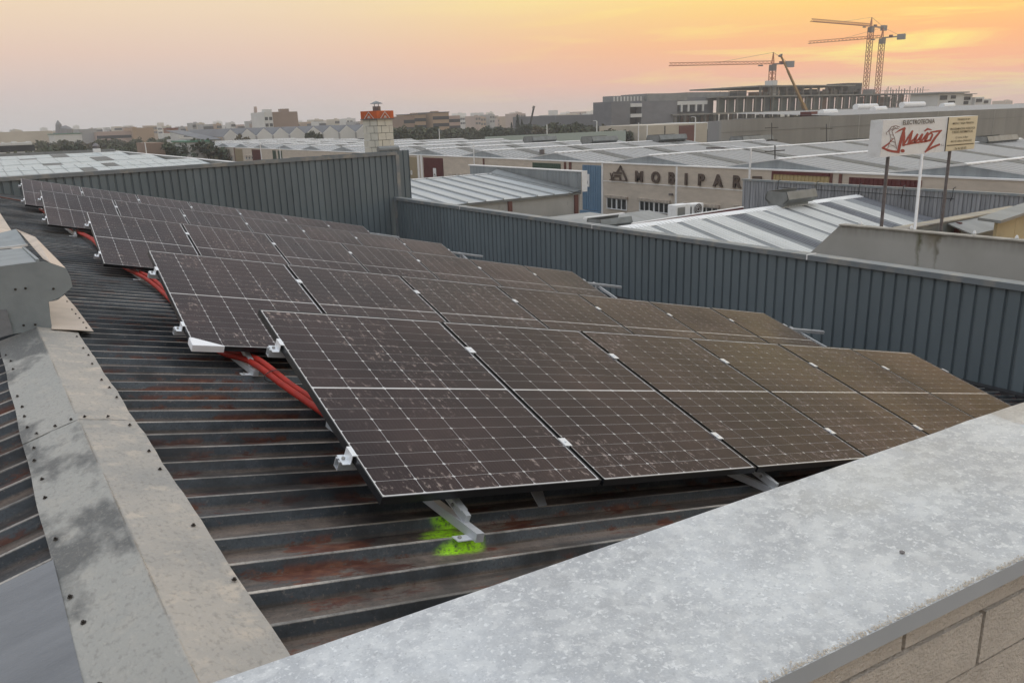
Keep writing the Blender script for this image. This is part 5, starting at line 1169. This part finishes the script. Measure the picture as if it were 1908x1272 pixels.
# villa on the right
vz = lambda x, y: at(x, y, Y=150)[2]; vx = lambda x: at(x, 185, Y=150)[0]
vi = thing('villa', 'white flat roofed villa with dark windows right of the cranes', 'house', (vx(1790), 150, GZ))
part(vi, 'wall', wallc['white'], lambda mb: [mb.box(vx(1748), vx(1796), 150, 160, GZ, vz(1770, 174)), mb.box(vx(1796), vx(1822), 152, 160, GZ, vz(1800, 176)), mb.box(vx(1822), vx(1839), 151, 160, GZ, vz(1830, 181)), mb.box(vx(1839), vx(1858), 152, 160, GZ, vz(1850, 184))])
part(vi, 'roof', wallc['grey'], lambda mb: [mb.box(vx(1745), vx(1800), 149, 161, vz(1770, 174)+.02, vz(1770, 171.5)), mb.box(vx(1795), vx(1825), 151, 161, vz(1800, 176)+.02, vz(1800, 174.5))])
for (xa, xb, ya, yb, Yw) in ((1751, 1764, 178, 186, 149.9), (1771, 1780, 178, 184, 149.9), (1767, 1779, 188, 195, 149.9), (1800, 1818, 180, 186, 151.9), (1803, 1815, 188, 194, 151.9), (1824, 1835, 184, 190, 150.9), (1842, 1852, 187, 192, 151.9)):
    part(vi, 'window', glass_far, lambda mb: mb.box(vx(xa), vx(xb), Yw-.05, Yw, vz(xb, yb), vz(xb, ya)))
# beige units beyond the roofs
bu = building('beige block with dark red door beyond the far roofs', 1208, 1318, 234, 160, 20, wallc['cream'], 'warehouse', 'warehouse'); part(bu, 'door', darkred, lambda mb: mb.box(at(1265, 240, Y=160)[0], at(1293, 240, Y=160)[0], 159.9, 159.99, -8, at(1265, 234.5, Y=160)[2])); part(bu, 'wall_joint', black_paint, lambda mb: mb.box(at(1238, 240, Y=160)[0], at(1239.5, 240, Y=160)[0], 159.9, 159.99, -8, at(1238, 235, Y=160)[2]))
building('low white roofed shed beside the beige block', 1305, 1350, 229, 175, 20, wallc['white'], 'shed', 'far_shed')
building('low dark office wing left of the grey office block', 1035, 1127, 215.5, 260, 30, wallc['slate'])
tw = thing('low_wall', 'long pale green low wall at the back edge of the far roofs', 'wall', (at(1030, 255, Y=140)[0], 140, GZ)); part(tw, 'wall', mat('pale_green_wall', (.36, .42, .39), .7), lambda mb: mb.box(at(905, 252, Y=140)[0], at(1166, 252, Y=140)[0], 140, 140.4, GZ, at(1030, 249.5, Y=140)[2]))

# saw-tooth white warehouse
st_ = thing('gabled_warehouse', 'long white warehouse with a row of small gables, left of the chimney', 'warehouse', (at(530, 255, Y=250)[0], 250, GZ))
xg = [at(x, 250, Y=250)[0] for x in np.linspace(415, 725, 11)]; ze_, zp_ = at(560, 250.5, Y=250)[2], at(560, 237.0, Y=250)[2]
for i in range(10):
    xa, xb = xg[i], xg[i+1]; xm = (xa+xb)/2
    part(st_, 'gable_wall', wallc['white'], lambda mb: mb.prism([(xa, 250, GZ), (xb, 250, GZ), (xb, 250, ze_), (xm, 250, zp_), (xa, 250, ze_)], (0, .3, 0)))
    for (p_, q_) in ((xa, xm), (xm, xb)): part(st_, 'roof_slope', roof_dark, lambda mb: mb.prism([(p_, 250.3, ze_ if p_ == xa else zp_), (q_, 250.3, zp_ if p_ == xa else ze_), (q_, 300, zp_ if p_ == xa else ze_), (p_, 300, ze_ if p_ == xa else zp_)], (0, 0, .15)))
    for f in (.28, .72):
        part(st_, 'window', glass_far, lambda mb: mb.box(xa+(xb-xa)*f-1.6, xa+(xb-xa)*f+1.6, 249.9, 249.99, ze_-3.6, ze_-2.1))
    part(st_, 'pilaster', wallc['grey'], lambda mb: mb.box(xa-.25, xa+.25, 249.8, 249.99, GZ, ze_))
part(st_, 'wing', wallc['white'], lambda mb: mb.box(at(378, 250, Y=250)[0], xg[0]-.3, 251, 300, GZ, ze_-.6)); part(st_, 'wing_roof', roof_dark, lambda mb: mb.prism([(at(378, 250, Y=250)[0], 250.6, ze_-.6), (xg[0]-.3, 250.6, ze_-.6), (xg[0]-.3, 300, zp_), (at(378, 250, Y=250)[0], 300, zp_)], (0, 0, .15)))
# blocks of flats and sheds
building('tall white and brown apartment block left of the chimney', 491, 507, 209, 420, 22, wallc['white'], 'apartment block', 'apartment_block', wins=(2, 6, 1.6, 1.6, 2.5, 3.2), kids=((493, 506, 204),))
building('blank brown wall of the tall apartment block left of the chimney', 507, 554, 209, 421, 22, wallc['brown'], 'apartment block', 'apartment_block', kids=((524, 538, 203),))
for i, (xa, xb, yt, Yd, c_, rf) in enumerate(((752, 772, 217, 330, 'brown', 0), (768, 793, 214, 335, 'ochre', 1), (790, 808, 212, 340, 'brown', 0), (806, 836, 210.5, 332, 'ochre', 1), (833, 857, 216, 345, 'pink', 0))):
    building(f'brown block of flats with balconies right of the chimney, {ORD[i]} from the left', xa, xb, yt, Yd, 16, wallc[c_], 'apartment block', 'apartment_block', 'brown flats right of the chimney', wins=(max(3, int((xb-xa)/4.5)), 4, 1.5, 1.5, 1.6, 3.1), kids=((xa+5, xa+11, yt-3.5),) if rf else (), roof=roof_dark if rf else None)
building('white shed with dark green roof in the fields at the left', 100, 152, 251, 420, 25, wallc['white'], 'shed', 'far_shed', roof=roof_green)
building('grey factory block behind the green roofed shed', 147, 180, 241, 480, 25, wallc['grey'], 'factory', 'factory')
building('long low pinkish factory at the left', 180, 250, 246, 470, 25, wallc['pink'], 'factory', 'factory', wins=(9, 1, 2.5, 1.5, 2, 3))
building('tall beige factory block at the left end of the long low factory', 246, 286, 239, 465, 25, wallc['ochre'], 'factory', 'factory', kids=((247, 255, 237),))
building('white house cluster right of the beige factory', 306, 334, 249, 400, 14, wallc['white'], 'house', 'house', wins=(5, 2, 1.3, 1.3, 1.5, 3)); building('red roofed house right of the beige factory', 314, 332, 240, 440, 12, wallc['brick'], 'house', 'house', roof=roof_red)
building('white low saw roofed shed before the white gabled warehouse', 334, 372, 246.5, 330, 16, wallc['white'], 'shed', 'far_shed', roof=roof_dark)
building('white wall shed with pale roof near the left poles', 348, 388, 266, 190, 14, wallc['white'], 'shed', 'far_shed', roof=roof_green); building('brown block shed among trees at the left', 272, 306, 267, 200, 12, wallc['brown'], 'shed', 'far_shed')
building('long cream wall across the fields at the far left', -30, 98, 247.5, 560, 10, wallc['cream'], 'wall', 'far_wall')
building('row of white garages at the far left', -5, 60, 268, 260, 8, wallc['white'], 'garage', 'garage_row', wins=(9, 1, 1.8, 1.7, .6, 2), kids=((3, 8, 265.5), (22, 32, 264.5), (49, 58, 264)))
mn = thing('bell_tower', 'slim tapering bell tower on the far left skyline', 'tower', (at(110, 245, Y=700)[0], 700, GZ)); part(mn, 'shaft', wallc['slate'], lambda mb: mb.tube([at(111, 260, Y=700), at(109, 232, Y=700), at(107.5, 224.5, Y=700)], [3.0, 2.2, .3], 6))
dm = thing('dome', 'dark dome right of the far bell tower', 'dome', at(123, 247, Y=700)); part(dm, 'drum', wallc['slate'], lambda mb: mb.tube([at(123, 252, Y=700), at(123, 240, Y=700), at(123, 236.5, Y=700), at(123, 234, Y=700)], [5, 5, 3, .3], 10))
# smokestack
sm = thing('smokestack', 'tall thin smokestack behind the white gabled warehouse', 'smokestack', at(477, 230, Y=600)); part(sm, 'shaft', wallc['pink'], lambda mb: mb.tube([at(478, 245, Y=600), at(475.5, 199, Y=600)], [1.6, 1.1], 8))
# hazy skyline of towns
skr = random.Random(5); SK = []
for (x0, x1, Yd, y_add, n) in ((-20, 400, 900, -2, 26), (330, 760, 650, -6, 28), (840, 1135, 700, -3, 24), (1700, 1920, 500, -1, 8), (-20, 1140, 1500, -7, 34)):
    for k in range(n):
        x = x0+(x1-x0)*(k+skr.uniform(.1, .9))/n; w_ = skr.uniform(6, 20); hz_ = 249.5-.0311*x
        SK.append((x, w_, hz_+y_add+skr.uniform(-5, 5), Yd+skr.uniform(-60, 120), skr.choice(('white', 'cream', 'pink', 'grey', 'ochre', 'white', 'brown'))))
SK.sort()
cn = dict(white='white', cream='cream', pink='pinkish', grey='grey', ochre='ochre', brown='brown'); seen = {}
for (x, w_, yt, Yd, c_) in SK:
    seen[c_] = seen.get(c_, 0)+1
    zone = 'left of the chimney' if x < 680 else ('between chimney and office block' if x < 1140 else 'right of the villa')
    key = (c_, zone); seen[key] = seen.get(key, 0)+1
    building(f'{ordw(seen[key])} hazy {cn[c_]} town block from the left, {zone}', x, x+w_, yt, Yd, 18, wallc[c_], 'town block', 'town_block', 'hazy town skyline', wins=(max(2, int(w_/4)), 2, 2.2, 2, 1.5, 4) if Yd < 1000 else None, kids=((x+w_*.3, x+w_*.55, yt-1.8),) if skr.random() < .4 else ())

# ------------------------------------------------------------------ trees
bark = mat('bark', (.07, .055, .04), .9)
leafm = [mat('foliage_'+str(i), c_, .8, 0, tuple(v*.55 for v in c_), .6, lo=.4, hi=.6) for i, c_ in enumerate(((.070, .090, .045), (.095, .105, .055), (.050, .072, .042), (.115, .10, .06)))]
def tree_meshes(seed, h, w_, kind):
    r_ = random.Random(seed); tb = MB(); cb = MB()
    tb.tube([(0, 0, 0), (.1*r_.uniform(-1, 1), .1, h*.3), (.2*r_.uniform(-1, 1), 0, h*.62)], [.035*h, .024*h, .008*h], 7)
    tips = []
    if kind == 'cypress':
        for k in range(700):
            z = h*(.06+.94*r_.random()); f = z/h; rad = w_*.5*min(1, (1-f)*1.9+.02)*min(1, f*6)*math.sqrt(r_.random()); a_ = r_.uniform(0, 6.283); tips.append(((rad*math.cos(a_), rad*math.sin(a_), z), .28))
    else:
        cl = []
        for k in range(13):
            a_ = r_.uniform(0, 6.283); rr = w_*.38*math.sqrt(r_.random()); z = h*r_.uniform(.38, .9); c_ = (rr*math.cos(a_), rr*math.sin(a_), z); cl.append(c_)
            tb.tube([(0, 0, h*.3), (c_[0]*.5, c_[1]*.5, (h*.3+z)/2+.2), c_], [.012*h, .008*h, .003*h], 5)
        for c_ in cl:
            cr = w_*r_.uniform(.14, .24)
            for k in range(62):
                v = Vector((r_.gauss(0, 1), r_.gauss(0, 1), r_.gauss(0, .75))); v = v.normalized()*cr*(r_.random()**.4); tips.append(((c_[0]+v.x, c_[1]+v.y, c_[2]+v.z), .36))
    for (p, s) in tips:
        s *= r_.uniform(.6, 1.5); a_ = Vector((r_.gauss(0, 1), r_.gauss(0, 1), r_.gauss(0, 1))).normalized(); b_ = a_.orthogonal().normalized(); c2 = a_.cross(b_); p = Vector(p)
        cb.add([p+b_*s, p+c2*s*.7, p-b_*s, p-c2*s*.7], [(0, 1, 2, 3)])
    return tb.mesh('trunk', bark), cb
TV = []
for i in range(6):
    tm, cb = tree_meshes(20+i, 8.0, 6.6, 'round'); TV.append((tm, cb.mesh('crown', leafm[i % 4])))
tm, cb = tree_meshes(40, 13, 3.0, 'cypress'); CY = (tm, cb.mesh('crown', leafm[2]))
def tree(label, px_, ytop, Yd, var, group, name='tree', sx=1.0):
    T = at(px_, ytop, Y=Yd); hh = T[2]-GZ; tmv = CY if var == 'c' else TV[var]; h0 = 13 if var == 'c' else 8.0
    t = thing(name, label, 'tree', (T[0], Yd, GZ), group); s = hh/h0; t.scale = (s*sx, s*sx, s); t.rotation_euler = (0, 0, RNG.uniform(0, 6))
    for nm, me in (('trunk', tmv[0]), ('crown', tmv[1])): link(bpy.data.objects.new(nm, me), t)
for i, (x, y) in enumerate(((953, 229), (964, 214), (972, 223))): tree(f'dark cypress tree, {["shortest on the left", "tallest in the middle", "second tallest on the right"][i]} of the three', x, y, 255, 'c', 'cypress trees', 'cypress_tree')
tr = random.Random(9)
def belt(x0, x1, n, ylo, yhi, Ylo, Yhi, where, group):
    for k in range(n):
        x = x0+(x1-x0)*(k+tr.uniform(.2, .8))/n; hz_ = 249.5-.0311*x
        tree(f'{ordw(k+1)} dark green tree from the left {where}', x, hz_+tr.uniform(ylo, yhi), tr.uniform(Ylo, Yhi), tr.randrange(6), group, sx=tr.uniform(1.0, 1.5))
belt(728, 800, 9, 8, 15, 215, 260, 'in the clump right of the chimney', 'trees right of the chimney')
belt(790, 955, 15, 14, 20, 240, 290, 'below the hazy town between flats and cypresses', 'trees below the town')
belt(975, 1135, 17, 10, 20, 200, 260, 'between the cypresses and the office block', 'trees left of the office block')
belt(1128, 1345, 22, 24, 34, 165, 190, 'at the foot of the office block', 'trees below the office block')
belt(-10, 290, 22, 24, 34, 215, 300, 'in the scrub beyond the pale sheet roofs', 'trees in the scrub')
belt(60, 330, 18, 14, 20, 330, 400, 'in the hedge before the sheds at the left', 'hedge trees at the left')
belt(280, 400, 6, 22, 30, 190, 230, 'around the poles at the left', 'trees by the poles')
for i, (x, y) in enumerate(((449, 246), (581, 243))): tree(f'small bare spreading tree before the white gabled warehouse, {["left", "right"][i]} one', x, y, 235, 3+i, 'trees by the white warehouse', sx=.8)

# ------------------------------------------------------------------ air
mb = MB(); mb.box(-800, 2400, -80, 2300, GZ-1.5, 42); hz = mb.build('haze', None); hz['kind'] = 'stuff'
hm = bpy.data.materials.new('haze'); hm.use_nodes = True; t = hm.node_tree; t.nodes.clear(); o_ = t.nodes.new('ShaderNodeOutputMaterial'); v_ = t.nodes.new('ShaderNodeVolumePrincipled')
v_.inputs['Color'].default_value = (.99, .98, .985, 1); v_.inputs['Density'].default_value = .0004; v_.inputs['Anisotropy'].default_value = .2
t.links.new(v_.outputs[0], o_.inputs['Volume']); hz.data.materials.clear(); hz.data.materials.append(hm); hz.display_type = 'WIRE'
